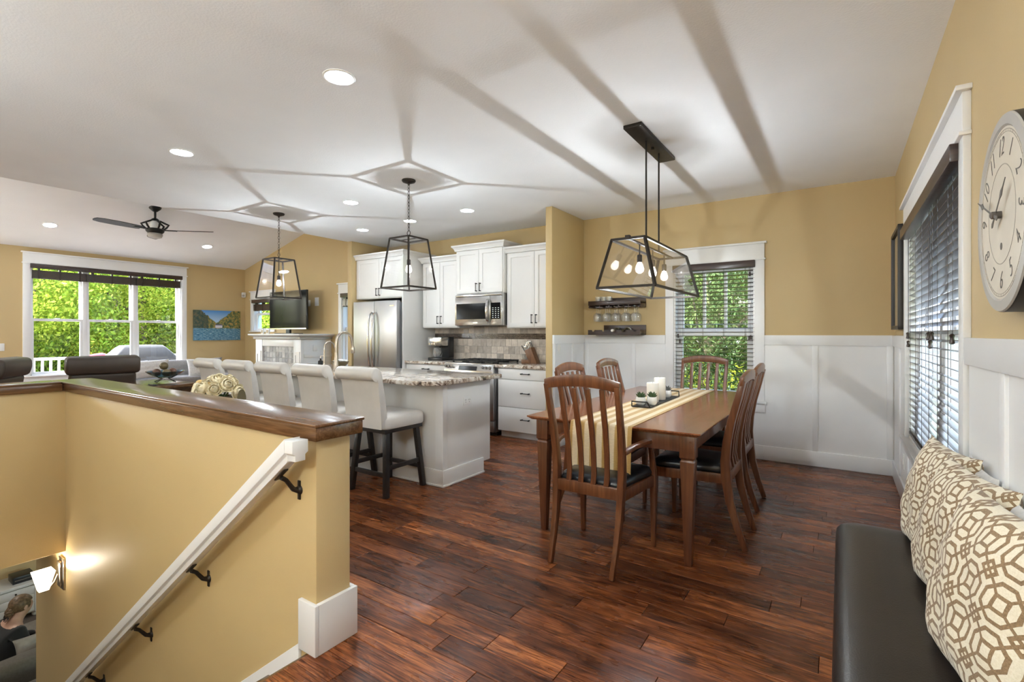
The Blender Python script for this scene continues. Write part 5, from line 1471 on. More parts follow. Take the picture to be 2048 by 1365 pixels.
def pendant(X, Y, label, rot=0):
    t = thing('pendant_lantern', label, 'pendant lamp', (X, Y, CZ), 'glass lantern pendants over the island')
    MB().lathe([(0.063, CZ - 0.0005), (0.065, CZ - 0.008), (0.058, CZ - 0.02), (0.03, CZ - 0.03), (0.012, CZ - 0.036), (0.008, CZ - 0.05), (0.001, CZ - 0.051)], 28, (X, Y, 0)).build('canopy', 'bronze', t, smooth=45)
    zt, zb = 2.185, 1.725
    zl = zt + 0.068
    chain(t, X, Y, zl + 0.012, CZ - 0.042)
    pts = [(X + 0.02 * math.cos(2 * PI * q / 18), Y, zl - 0.010 + 0.022 * math.sin(2 * PI * q / 18)) for q in range(18)]
    MB().tube(pts, 0.0032, 8, True).build('loop', 'bronze', t, smooth=60)
    lantern_frame(t, X, Y, (0.123, 0.123), (0.178, 0.178), zt, zb)
    MB().bar([(X - 0.123, Y, zt), (X + 0.123, Y, zt)], 0.014, 0.006, (0, 1, 0)).build('cross_bar', 'bronze', t)
    MB().tube([(X, Y, zt + 0.036), (X, Y, 1.985)], 0.006, 8).build('stem', 'bronze', t, smooth=60)
    MB().lathe([(0.015, 1.995), (0.018, 1.99), (0.018, 1.945), (0.014, 1.94)], 16, (X, Y, 0)).build('socket', 'bronze', t, smooth=40)
    bulb(t, X, Y, 1.905, 'pend_bulb')
pendant(-3.36, 3.27, 'black framed glass lantern pendant over the near end of the island')
pendant(-5.58, 3.31, 'black framed glass lantern pendant over the far end of the island')
# long dining lantern
X, Y0, Y1 = -1.185, 3.155, 4.20
YC_ = (Y0 + Y1) / 2
t = thing('linear_lantern', 'long black framed glass lantern with three bulbs above the dining table', 'pendant lamp', (X, YC_, CZ))
box('canopy', 'bronze', X - 0.065, X + 0.065, 3.24, 4.05, CZ - 0.027, CZ - 0.0005, t, bev=0.004)
MB().lathe([(0.013, CZ - 0.027), (0.013, CZ - 0.045), (0.001, CZ - 0.046)], 12, (X, YC_, 0)).build('canopy_knob', 'bronze', t, smooth=40)
zt, zb = 1.94, 1.612
for y in (YC_ - 0.15, YC_ + 0.15): MB().tube([(X, y, CZ - 0.02), (X, y, zt)], 0.0065, 10).build('rod', 'bronze', t, smooth=60)
lantern_frame(t, X, YC_, (0.116, 0.52), (0.200, 0.575), zt, zb, 0.008)
MB().bar([(X, YC_ - 0.52, zt), (X, YC_ + 0.52, zt)], 0.02, 0.012, (1, 0, 0)).build('spine_bar', 'bronze', t)
box('end_clip', 'bronze', X - 0.015, X + 0.015, YC_ - 0.535, YC_ - 0.505, zt - 0.01, zt + 0.02, t)
for dy in (-0.29, 0, 0.29):
    y = YC_ + dy
    MB().tube([(X, y, zt), (X, y, 1.855)], 0.005, 8).build('stem', 'bronze', t, smooth=60)
    MB().lathe([(0.015, 1.86), (0.018, 1.855), (0.018, 1.81), (0.014, 1.805)], 16, (X, y, 0)).build('socket', 'bronze', t, smooth=40)
    bulb(t, X, y, 1.765, 'din_bulb')
# recessed ceiling lights: seen ones, and unseen ones added as fill
def downlight(x, y, z, label, slope=0.0, mat='down'):
    t = thing('ceiling_light', label, 'ceiling light', (x, y, z), 'recessed ceiling lights')
    M_ = Matrix.Translation((x, y, z)) @ Matrix.Rotation(-math.atan(slope), 4, 'Y')
    MB().lathe([(0.088, -0.0008), (0.088, -0.004), (0.078, -0.007), (0.074, -0.004), (0.074, -0.0008)], 32, cap=False).tf(M_).build('trim_ring', 'plate', t, smooth=40)
    m = MB(); m.add([(0.0742 * math.cos(2 * PI * k / 28), 0.0742 * math.sin(2 * PI * k / 28), -0.004) for k in range(28)], [tuple(reversed(range(28)))])
    m.tf(M_).build('diffuser', mat, t)
for x, y, lab in ((-2.335, 1.74, 'round recessed ceiling light nearest the camera, the largest one'), (-4.34, 1.765, 'round recessed ceiling light second from the camera, left of the lantern pendants'),
                  (-4.455, 3.47, 'round recessed ceiling light between the two lantern pendants'), (-3.62, 4.455, 'round recessed ceiling light above the raised wall cabinet'),
                  (-4.56, 4.46, 'round recessed ceiling light seen behind the near pendant chain'), (-5.50, 4.48, 'round recessed ceiling light above the refrigerator, left of the near pendant'),
                  (-0.33, 1.3, 'unseen recessed ceiling light added behind the top edge of the view, by the clock'), (-0.33, -0.5, 'unseen recessed ceiling light added behind the camera near the bench'),  # from here on unseen, added to lift ceiling and walls
                  (-2.33, -0.3, 'unseen recessed ceiling light added behind the camera by the stair'), (-4.34, -0.3, 'unseen recessed ceiling light added over the stairwell')):
    downlight(x, y, CZ, lab)
sl = (ZRIDGE - 2.70) / (XRIDGE - XW)
for x, y, lab in ((-9.9, 2.25, 'recessed light in the sloping living room ceiling left of the fan'), (-9.9, 4.455, 'recessed light in the sloping living room ceiling right of the fan')):
    downlight(x, y, zfar(x), lab, sl)
sl2 = (CZ - ZRIDGE) / (XE - XRIDGE)  # near slope lights are out of sight, added as fill
for x, y, lab in ((-7.5, 2.25, 'unseen recessed light added on the hidden near slope of the living room ceiling'), (-7.5, 4.45, 'unseen recessed light added on the near slope of the living room ceiling by the fireplace')):
    downlight(x, y, CZ + (x - XE) * sl2, lab, sl2)
# ceiling fan at the ridge
FX, FY_ = -8.74, 3.19
t = thing('ceiling_fan', 'dark ceiling fan with a frosted light bowl hanging from the vault ridge', 'ceiling fan', (FX, FY_, 3.22))
ztop = 3.225
MB().lathe([(0.085, ztop + 0.02), (0.075, ztop - 0.01), (0.03, ztop - 0.05), (0.016, ztop - 0.055), (0.016, ztop - 0.15), (0.04, ztop - 0.16), (0.07, ztop - 0.20)], 24, (FX, FY_, 0)).build('mount', 'black', t, smooth=45)
# open motor cage
for k in range(6):
    a = k * PI / 3
    pts = [(FX + r * math.cos(a), FY_ + r * math.sin(a), z) for r, z in ((0.06, ztop - 0.19), (0.12, ztop - 0.22), (0.175, ztop - 0.245), (0.145, ztop - 0.29), (0.10, ztop - 0.33))]
    MB().tube(pts, [0.012, 0.014, 0.016, 0.014, 0.012], 8).build('cage_arm', 'black', t, smooth=60)
MB().lathe([(0.06, ztop - 0.20), (0.075, ztop - 0.26), (0.06, ztop - 0.32)], 20, (FX, FY_, 0)).build('motor', 'plate', t, smooth=45)
MB().lathe([(0.11, ztop - 0.315), (0.125, ztop - 0.33), (0.115, ztop - 0.36), (0.09, ztop - 0.385)], 28, (FX, FY_, 0)).build('housing', 'black', t, smooth=45)
MB().lathe([(0.088, ztop - 0.386), (0.10, ztop - 0.41), (0.085, ztop - 0.445), (0.05, ztop - 0.458), (0.001, ztop - 0.46)], 28, (FX, FY_, 0)).build('light_bowl', 'clock_rim', t, smooth=45)
for k in range(3):
    a = math.radians(43 + 120 * k)
    d = Vector((math.cos(a), math.sin(a), 0)); q = Vector((-d.y, d.x, 0)); z = ztop - 0.335
    rings = []
    for l, w in ((0.20, 0.05), (0.24, 0.062), (0.5, 0.075), (0.72, 0.07), (0.80, 0.05), (0.82, 0.02)):
        rings.append([Vector((FX, FY_, z)) + d * l + q * w * s + Vector((0, 0, s * w * 0.22 + h)) for s, h in ((-1, -0.004), (1, -0.004), (1, 0.004), (-1, 0.004))])
    bl = MB().loft(rings).build('blade', 'black', t, smooth=40)
    MB().bar([Vector((FX, FY_, z)) + d * 0.10, Vector((FX, FY_, z)) + d * 0.30 + Vector((0, 0, -0.004))], 0.05, 0.012, q).build('blade_bracket', 'black', bl)
# unseen opal globe lamps added out of frame to brighten ceiling and walls
def globe(name, x, y, z, label, floor=False):
    t = thing(name, label, 'fill lamp', (x, y, 0 if floor else CZ))
    if floor:
        MB().lathe([(0.15, 0.0), (0.15, 0.015), (0.02, 0.03), (0.014, 0.05), (0.014, z - 0.17), (0.05, z - 0.15)], 24, (x, y, 0)).build('stand', 'bronze', t, smooth=40)
    else:
        MB().lathe([(0.06, CZ - 0.0005), (0.055, CZ - 0.02), (0.008, CZ - 0.03), (0.008, z + 0.17), (0.05, z + 0.15)], 24, (x, y, 0)).build('stem', 'bronze', t, smooth=40)
    MB().sphere((x, y, z), 0.16, 24, 16).build('globe', 'fill_globe_living' if floor else ('fill_globe_entry' if x > -2 else 'globe'), t, smooth=80)
globe('fill_globe_pendant', -3.6, -0.75, 1.95, 'unseen opal globe fill lamp added beside the head of the stairwell')
globe('fill_globe_pendant', -1.0, -0.95, 1.95, 'unseen opal globe fill lamp added in the entry behind the bench')
globe('fill_globe_stand', -9.8, -0.75, 1.75, 'unseen opal globe fill lamp added in the front corner of the living room', True)
# sconce on the stair wall
sx, sz = -4.965, -0.535
t = thing('wall_sconce', 'lit wall sconce with a white glass shade on the yellow stair wall', 'wall lamp', (sx, SY1, sz))
box('back_plate', 'nickel', sx - 0.055, sx + 0.055, SY1 - 0.014, SY1 - 0.0005, sz - 0.12, sz + 0.12, t, bev=0.004)
box('back_plate', 'nickel', sx - 0.035, sx + 0.035, SY1 - 0.03, SY1 - 0.014, sz - 0.095, sz + 0.095, t, bev=0.006)
MB().tube([(sx, SY1 - 0.03, sz), (sx, SY1 - 0.05, sz - 0.05), (sx, SY1 - 0.09, sz - 0.10), (sx, SY1 - 0.115, sz - 0.10)], 0.008, 10).build('arm', 'nickel', t, smooth=60)
rings = []
for z, h in ((sz - 0.088, 0.028), (sz - 0.05, 0.036), (sz + 0.052, 0.058), (sz + 0.050, 0.053), (sz - 0.06, 0.030)):
    rings.append([(sx + dx * h, SY1 - 0.115 + dy * h, z) for dx, dy in ((-1, -1), (1, -1), (1, 1), (-1, 1))])
MB().loft(rings).build('shade', 'sconce_glow', t)
MB().sphere((sx, SY1 - 0.115, sz + 0.040), 0.018, 12, 8).build('bulb', 'sconce_bulb', t, smooth=60)

# ------------------------------------------------------------------ handrail on the half wall
t = thing('handrail', 'white sloping handrail on black brackets along the stairwell wall', 'handrail', (-3.0, SY1, 0))
sl = 0.752
def railz(x): return 0.845 + (x + 1.80) * sl
cs = [(-0.022, -0.050), (0.022, -0.050), (0.022, -0.022), (0.034, -0.012), (0.034, 0.044), (-0.034, 0.044), (-0.034, -0.012), (-0.022, -0.022)]
YRAIL = SY1 - 0.082
rings = [[(x, YRAIL + a, railz(x) + b) for a, b in cs] for x in (-5.4, -1.80)]
MB().loft(rings).build('rail', 'white', t, bev=0.002)
MB().loft([[(x, YRAIL + a + e, z + b * 0.86) for a, b in cs] for x, z, e in ((-1.7995, 0.845, 0), (-1.745, 0.847, 0.0))]).build('rail_return', 'white', t, bev=0.002)
for x in (-1.875, -2.655, -3.345, -4.1):
    z = railz(x) - 0.055
    b = MB().tube([(x, SY1 - 0.008, z - 0.085), (x, SY1 - 0.03, z - 0.075), (x, YRAIL + 0.02, z - 0.03), (x, YRAIL, z - 0.015)], [0.013, 0.010, 0.009, 0.010], 10)
    b = b.build('bracket', 'bronze', t, smooth=60)
    MB().lathe([(0.020, 0.0), (0.018, -0.006), (0.012, -0.012)], 12, (x, SY1 - 0.0005, z - 0.085), 'Y').build('wall_plate', 'bronze', b, smooth=40)
    MB().bar([(x, SY1 - 0.004, z - 0.125), (x, SY1 - 0.004, z - 0.045)], 0.018, 0.006, (1, 0, 0)).build('wall_plate', 'bronze', b, bev=0.002)
    MB().bar([(x - 0.035, YRAIL, z - 0.035 * sl - 0.003), (x + 0.035, YRAIL, z + 0.035 * sl - 0.003)], 0.02, 0.006, (0, 1, 0)).build('saddle', 'bronze', b, bev=0.002)

# ------------------------------------------------------------------ wall plates
def plate(name, label, axis, wall, sgn, a, z, w=0.075, h=0.118):
    o = wbox(axis, wall, sgn, a - w / 2, a + w / 2, 0.0, 0.006, z - h / 2, z + h / 2).build(name, 'plate', None, 0.002)
    tag(o, label, 'wall plate')
    k = wbox(axis, wall, sgn, a - 0.012, a + 0.012, 0.006, 0.010, z - 0.022, z + 0.022).build('switch_rocker', 'plate', o)
plate('switch_plate', 'white switch plate on the living room wall left of the big window', 'X', XW, 1, 1.90, 1.09)
plate('cable_plate', 'white outlet plate right of the television, nearer the television', 'Y', YB, -1, -8.50, 1.89)
plate('keypad_plate', 'square white plate right of the television, nearer the refrigerator', 'Y', YB, -1, -8.26, 1.91, 0.12, 0.16)
plate('light_switch', 'white switch plate on the white wainscot of the partition wall', 'X', -2.692, 1, 4.975, 1.13)
plate('wall_outlet', 'white outlet plate low on the right wall under the blind', 'X', XR - 0.008, -1, 4.80, 0.32)
o = box('motion_sensor', 'plate', XW + 0.02, XW + 0.09, YB - 0.09, YB - 0.02, 2.09, 2.20, bev=0.012); tag(o, 'small white motion sensor high in the living room corner', 'sensor')
box('lens', 'clock_rim', XW + 0.055, XW + 0.092, YB - 0.092, YB - 0.055, 2.105, 2.15, o)

# ------------------------------------------------------------------ living room
# fireplace built out from the back wall
GX0, GX1, GY = -9.28, -7.82, 5.04
t = thing('fireplace', 'white fireplace surround with grey tiles and a mantel shelf under the television', 'fireplace', (-8.5, 5.35, 0))
box('chimney_body', 'cabinet', GX0 + 0.02, GX1, GY + 0.06, YB - 0.001, 0, 1.20, t, bev=0.003)
for a, b in ((GX0, GX0 + 0.22), (GX1 - 0.22, GX1)):
    pz = box('pilaster', 'cabinet', a, b, GY, GY + 0.06, 0, 1.20, t, bev=0.003)
    sheet('Y', GY - 0.012, GY, a + 0.03, b - 0.03, 0.14, 0.98, [(a + 0.07, b - 0.07, 0.20, 0.92)]).build('pilaster_panel', 'cabinet', pz)
box('header_panel', 'cabinet', GX0 + 0.22, GX1 - 0.22, GY + 0.005, GY + 0.06, 1.07, 1.20, t, bev=0.003)
box('frieze', 'clock_rim', GX0 - 0.02, GX1 + 0.03, GY - 0.04, YB - 0.001, 1.20, 1.245, t, bev=0.008)
MB().loft([[(GX0 - d, GY - d, z), (GX1 + d, GY - d, z), (GX1 + d, YB - 0.001, z), (GX0 - d, YB - 0.001, z)] for d, z in ((0.03, 1.245), (0.06, 1.258), (0.085, 1.27))]).build('cornice', 'cabinet', t)
box('mantel_shelf', 'cabinet', GX0 - 0.10, GX1 + 0.10, GY - 0.10, YB - 0.001, 1.27, 1.298, t, bev=0.004)
n_ = 10
for r in range(6):
    for k_ in range(n_):
        w = (GX1 - GX0 - 0.44) / n_
        a = GX0 + 0.22 + k_ * w; z1 = 1.07 - r * 0.105
        if r > 4 and 1 <= k_ <= n_ - 2: continue
        MB().box(a + 0.003, a + w - 0.003, GY + 0.03, GY + 0.058, z1 - 0.102, z1 - 0.003, R.random()).build('tile', 'greytile', t, rnd=True)
box('fire_door', 'screen', GX0 + 0.39, GX1 - 0.39, GY + 0.04, GY + 0.058, 0.06, 0.54, t)
box('fire_door_frame', 'black', GX0 + 0.37, GX1 - 0.37, GY + 0.035, GY + 0.058, 0.52, 0.56, t)
box('side_rail', 'cabinet', GX1, GX1 + 0.012, GY + 0.06, YB - 0.001, 0.88, 0.94, t, bev=0.002)
box('side_panel', 'cabinet', GX1, GX1 + 0.008, GY + 0.12, YB - 0.06, 0.30, 0.80, t, bev=0.002)
o = box('outlet_plate', 'plate', GX1, GX1 + 0.007, 5.28, 5.36, 0.99, 1.10, t, bev=0.002)
# television
t = thing('television', 'large black flat television standing on the white mantel', 'television', (-8.76, 5.38, 1.299))
box('panel', 'plastic', -9.36, -8.14, 5.36, 5.40, 1.385, 2.115, t, bev=0.006)
box('screen', 'screen', -9.345, -8.155, 5.357, 5.36, 1.415, 2.10, t)
box('lower_bezel', 'chrome', -9.355, -8.145, 5.354, 5.362, 1.387, 1.408, t)
box('neck', 'plastic', -8.80, -8.68, 5.36, 5.40, 1.31, 1.40, t)
MB().prism(rounded(-9.10, -8.38, 5.28, 5.48, (0.06, 0.06, 0.06, 0.06), 5), 'Z', 1.2985, 1.312).build('stand', 'plastic', t)
for x, w, lab in ((-9.02, 0.10, 'small white photo frame left of the television stand'), (-9.20, 0.08, 'small white box at the left end of the mantel')):
    o = box('small_frame', 'plate', x - w / 2, x + w / 2, 5.12, 5.14, 1.2985, 1.385, bev=0.003); tag(o, lab, 'ornament')
    box('mount_card', 'mat_board', x - w / 2 + 0.015, x + w / 2 - 0.015, 5.117, 5.12, 1.312, 1.372, o)
# canvas
o = box('canvas_print', 'print', XW + 0.001, XW + 0.035, 4.62, 5.545, 1.165, 1.785, bev=0.001)
tag(o, 'autumn lake landscape canvas hanging right of the big window', 'picture')
# sofa under the big window
t = thing('sofa', 'grey fabric sofa under the big living room window', 'sofa', (-10.3, 4.1, 0))
box('base', 'grey_fabric', -10.72, -9.85, 3.0, 5.2, 0.08, 0.40, t, bev=0.03)
for y in (3.0, 5.02): box('arm', 'grey_fabric', -10.72, -9.85, y, y + 0.18, 0.10, 0.60, t, bev=0.05, seg=3)
for (a, b) in ((3.19, 3.72), (3.73, 5.01)):
    m = pillow_mesh(b - a, 0.50, 0.24, seed=int(a * 10)); m.tf(Matrix.Translation((-10.45, (a + b) / 2, 0.575)) @ Matrix.Rotation(-0.18, 4, 'Y') @ Matrix(((0, 0, 1, 0), (1, 0, 0, 0), (0, 1, 0, 0), (0, 0, 0, 1))))
    m.build('back_cushion', 'grey_fabric', t, smooth=80)
    box('seat_cushion', 'grey_fabric', -10.36, -9.84, a, b, 0.40, 0.52, t, bev=0.04, seg=3)
for x in (-10.6, -9.95):
    for y in (3.1, 5.1): MB().lathe([(0.02, 0), (0.028, 0.085)], 10, (x, y, 0)).build('leg', 'black_leg', t)
pillow('white_fabric', 0.62, 0.34, 0.14, (-9.98, 3.56, 0.68), PI, 0.25, 'long white lumbar pillow with tiny dots on the grey sofa', None, 21)
pillow('white_fabric', 0.40, 0.36, 0.13, (-10.0, 4.36, 0.66), PI, 0.25, 'square white pillow at the right end of the grey sofa', None, 22)
# side table with the bowl of balls
t = thing('console_table', 'low dark wood table with a glossy top in front of the grey sofa', 'table', (-6.6, 2.3, 0))
rm = Matrix.Translation((-6.28, 2.28, 0)) @ Matrix.Rotation(0.22, 4, 'Z') @ Matrix.Translation((6.28, -2.28, 0))
MB().box(-6.75, -5.95, 1.95, 2.60, 0.715, 0.75).tf(rm).build('top', 'cap_y', t, bev=0.006)
MB().box(-6.70, -6.00, 2.0, 2.55, 0.64, 0.715).tf(rm).build('apron', 'cap_y', t, bev=0.003)
for x in (-6.68, -6.04):
    for y in (2.02, 2.52): MB().box(x - 0.022, x + 0.022, y - 0.022, y + 0.022, 0, 0.64).tf(rm).build('leg', 'cap_y', t, bev=0.003)
bc = Vector((-6.36, 2.42, 0.7505))
t = thing('glass_bowl', 'blue glass bowl on curled black feet holding dark balls', 'bowl', bc)
MB().lathe([(0.03, 0.05), (0.09, 0.065), (0.15, 0.095), (0.185, 0.125), (0.183, 0.128), (0.145, 0.10), (0.085, 0.072), (0.001, 0.058)], 28, bc).build('dish', 'blue_glass', t, smooth=50)
for k_ in range(4):
    a = k_ * PI / 2 + 0.5
    MB().tube([bc + Vector((r * math.cos(a), r * math.sin(a), z)) for r, z in ((0.15, 0.088), (0.08, 0.055), (0.04, 0.045), (0.07, 0.03), (0.11, 0.012), (0.125, 0.006), (0.13, 0.012))], 0.005, 8).build('foot', 'black', t, smooth=60)
for i, (dx, dy, dz, mt_, lab) in enumerate(((-0.04, -0.07, 0.113, 'cherry_leg', 'dark red ball at the left in the blue bowl'), (0.05, -0.005, 0.108, 'olive', 'dark green ball in the middle of the blue bowl'),
                                 (-0.035, 0.085, 0.115, 'cherry_leg', 'dark red ball at the right in the blue bowl'), (-0.005, -0.01, 0.185, 'olive', 'dark ball on top of the others in the blue bowl'))):
    o = MB().sphere((0, 0, 0), 0.043, 18, 12).tf(Matrix.Translation(bc + Vector((dx, dy, dz)))).build('decor_ball', mt_, smooth=60)
    tag(o, lab, 'ball', 'dark balls in the blue bowl')
o = box('remote_control', 'plastic', -6.10, -5.97, 2.16, 2.205, 0.7545, 0.768, bev=0.004); tag(o, 'small black remote lying on the low dark wood table', 'remote')
t = thing('side_table', 'low white table between the half wall and the stools', 'table', (-5.35, 2.0, 0))
box('top', 'white', -5.72, -4.98, 1.75, 2.25, 0.655, 0.69, t, bev=0.004)
for x in (-5.68, -5.02):
    for y in (1.79, 2.21): box('leg', 'white', x - 0.02, x + 0.02, y - 0.02, y + 0.02, 0, 0.655, t)
# bouquet on a narrow stand behind the half wall
t = thing('plant_stand', 'narrow wooden stand behind the half wall under the roses', 'stand', (-3.62, 1.72, 0))
box('top', 'cap', -3.86, -3.30, 1.50, 1.88, 0.76, 0.785, t, bev=0.004)
for x in (-3.83, -3.33):
    for y in (1.53, 1.85): box('leg', 'cap', x - 0.016, x + 0.016, y - 0.016, y + 0.016, 0, 0.76, t)
t = thing('rose_bouquet', 'bouquet of cream roses in a low olive bronze pot behind the half wall', 'flowers', (-3.6, 1.7, 0.7855))
rc = Vector((-3.62, 1.70, 0.88))
MB().lathe([(0.06, 0.7855), (0.085, 0.81), (0.095, 0.865), (0.088, 0.865), (0.07, 0.82), (0.001, 0.80)], 20, (rc.x, rc.y, 0)).build('pot', 'olive', t, smooth=50)
MB().loft([[(-3.415 + dx, 1.755 + dy * math.sin(a), 0.845 + 0.075 * math.cos(a)) for a in [PI * (0.5 - q / 8.0) for q in range(9)] for dy in (0.028,)] for dx in (0, 0.012)]).build('pot_ear', 'olive', t)
RP = []
for i in range(40):
    if len(RP) >= 13: break
    for _ in range(60):
        a = R.random() * 2 * PI; el = R.uniform(0.05, 1.5)
        d = Vector((math.cos(a) * math.cos(el) * 1.35, math.sin(a) * math.cos(el) * 0.85, math.sin(el) * 0.75))
        p = rc + Vector((0, 0, 0.01)) + d * 0.125
        if all((p - q).length > 0.068 for q, _d in RP):
            RP.append((p, d)); break
def rose(p, d, mat, s=0.047):
    z = d.normalized(); x = z.cross(Vector((0.3, 0.2, 1))).normalized(); y = z.cross(x)
    m = MB()
    m.sphere((0, 0, 0.0), s * 0.45, 10, 6)
    for ring_i, (r, h, nn, tip) in enumerate(((0.20, 0.62, 3, 0.15), (0.45, 0.60, 4, 0.32), (0.72, 0.48, 5, 0.62), (0.95, 0.30, 6, 1.02))):
        for k_ in range(nn):
            a0 = 2 * PI * k_ / nn + ring_i * 0.7
            rings = []
            for q, (rr, hh, ww) in enumerate(((0.12, -0.35, 0.25), (r, 0.05, 0.75), (r * 0.98, h * 0.75, 0.95), (tip, h, 0.70))):
                ring = []
                for u in (-1, -0.5, 0, 0.5, 1):
                    aa = a0 + u * ww * PI / nn * 1.15
                    ring.append(((rr - 0.05 * u * u) * s * math.cos(aa), (rr - 0.05 * u * u) * s * math.sin(aa), (hh - 0.08 * u * u) * s))
                rings.append(ring)
            vs = [pp for ring in rings for pp in ring]
            m.add(vs, [(i * 5 + j, i * 5 + j + 1, i * 5 + j + 6, i * 5 + j + 5) for i in range(3) for j in range(4)])
    Mx = Matrix(((x.x, y.x, z.x, p.x), (x.y, y.y, z.y, p.y), (x.z, y.z, z.z, p.z), (0, 0, 0, 1)))
    return m.tf(Mx).build('rose', mat, t, smooth=70)
for i, (p, d) in enumerate(RP): rose(p, d, 'rose_gold' if p.x < rc.x - 0.10 else 'rose', R.uniform(0.052, 0.062))
for i in range(8):
    a = R.random() * 6.28
    MB().tube([rc + Vector((0.02 * math.cos(a), 0.02 * math.sin(a), -0.06)), rc + Vector((0.10 * math.cos(a), 0.075 * math.sin(a), 0.0))], 0.006, 6).build('stem', 'stem', t)

# recliners
def recliner(label, loc, rz, group):
    t = thing('recliner', label, 'armchair', (0, 0, 0), group)
    # faces +Y; back at -Y
    MB().lathe([(0.30, 0.0), (0.30, 0.02), (0.05, 0.05), (0.04, 0.30)], 24).build('pedestal', 'black', t, smooth=40)
    MB().loft([[(x, y, z) for x, y in rounded(-0.33, 0.33, -0.28, 0.34, (0.08, 0.08, 0.08, 0.08), 4)] for z in (0.30, 0.46)]).build('seat', 'leather_taupe', t, bev=0.03, seg=3)
    def slab(nm, w, y0, z0, y1, z1, th):
        d = Vector((0, y1 - y0, z1 - z0)); n = Vector((0, d.z, -d.y)).normalized()
        rings = []
        for k_ in range(7):
            u = k_ / 6; c = Vector((0, y0, z0)) + d * u
            h = th / 2 * (0.80 + 0.20 * math.sin(PI * u))
            rings.append([(sx * w / 2 * (1 - (0.02 if k_ in (0, 6) else 0)), (c + n * h * sn).y, (c + n * h * sn).z) for sx, sn in ((-1, -1), (1, -1), (1, 1), (-1, 1))])
        return MB().loft(rings).build(nm, 'leather_taupe', t, bev=0.035, seg=4)
    slab('backrest', 0.60, -0.22, 0.44, -0.34, 0.865, 0.14)
    slab('headrest', 0.66, -0.335, 0.845, -0.36, 1.045, 0.19)
    for s in (-1, 1):
        MB().loft([[(s * 0.36 + dx, y, z) for y, z in ((-0.30, 0.42), (0.30, 0.42), (0.32, 0.56), (-0.28, 0.62))] for dx in (-0.045, 0.045)]).build('armrest', 'leather_taupe', t, bev=0.02, seg=3)
    t.location = loc; t.rotation_euler = (0, 0, rz)
    return t
GR_ = 'brown leather recliners in the living room'
r0 = recliner('brown leather recliner with a wide headrest in front of the big window', (-7.35, 2.10, 0), math.radians(82), GR_)
dup(r0, (-7.45, 1.02, 0), math.radians(150), 'brown leather recliner seen side on, left of the big window')

# ------------------------------------------------------------------ lower level
t = thing('dresser', 'white media dresser with drawers on the lower level below the stair', 'dresser', (-9.5, 1.6, LF))
DX = -9.34
box('carcass', 'cabinet', -9.76, DX - 0.015, 0.62, 2.02, LF + 0.07, -2.19, t, bev=0.004)
box('top', 'cabinet', -9.775, DX + 0.02, 0.60, 2.04, -2.19, -2.15, t, bev=0.006)
for y in (0.64, 1.31, 1.99): box('stile', 'cabinet', DX - 0.015, DX, y - 0.025, y + 0.025, LF + 0.07, -2.19, t, bev=0.003)
for y0, y1 in ((0.67, 1.28), (1.34, 1.96)):
    for z0, z1 in ((LF + 0.09, -2.44), (-2.43, -2.325), (-2.315, -2.20)):
        d = box('drawer', 'cabinet', DX - 0.014, DX + 0.004, y0, y1, z0, z1, t, bev=0.003)
        for q in (0.3, 0.7):
            MB().sphere((DX + 0.012, y0 + (y1 - y0) * q, (z0 + z1) / 2), 0.012, 10, 6).build('knob', 'black', d, smooth=60)
for y in (0.68, 1.98):
    for x in (-9.70, -9.40): MB().sphere((x, y, LF + 0.037), 0.037, 12, 8).build('foot', 'cabinet', t, smooth=60)
o = box('set_top_box', 'plastic', -9.66, -9.42, 1.76, 1.98, -2.1495, -2.06, bev=0.004); tag(o, 'small black box standing on the white dresser', 'electronics')
box('front_strip', 'chrome', -9.42, -9.415, 1.78, 1.96, -2.11, -2.10, o)
t = thing('lower_sofa', 'taupe sofa seen from behind on the lower level', 'sofa', (-6.75, 1.3, LF))
box('back', 'taupe_fabric', -6.93, -6.70, 0.55, 2.75, LF + 0.10, -1.93, t, bev=0.07, seg=4)
box('base', 'taupe_fabric', -7.62, -6.75, 0.55, 2.75, LF + 0.06, LF + 0.20, t, bev=0.03)
box('seat_cushion', 'taupe_fabric', -7.62, -6.93, 0.57, 2.73, LF + 0.20, LF + 0.33, t, bev=0.05, seg=3)
box('arm', 'taupe_fabric', -7.6, -6.72, 0.42, 0.60, LF + 0.06, LF + 0.62, t, bev=0.05, seg=3)
for x in (-7.55, -6.8):
    for y in (0.6, 2.7): box('leg', 'black_leg', x - 0.025, x + 0.025, y - 0.025, y + 0.025, LF, LF + 0.07, t)
t2 = thing('loveseat', 'taupe sofa back lowest in the corner below the stair', 'sofa', (-6.1, 1.0, LF))
box('back', 'taupe_fabric', -6.45, -6.22, 0.3, 1.75, LF + 0.10, -2.0, t2, bev=0.08, seg=4)
box('base', 'taupe_fabric', -6.25, -5.75, 0.3, 1.75, LF + 0.02, LF + 0.42, t2, bev=0.05, seg=3)
pillow('rug', 0.40, 0.26, 0.10, (-7.02, 1.52, -1.98), PI, 0.5, 'patterned throw pillow on top of the taupe sofa back', None, 31)
o = MB().box(-9.2, -7.7, 0.4, 3.0, LF, LF + 0.012).build('area_rug', 'rug', bev=0.003); tag(o, 'patterned beige rug before the white dresser', 'rug')
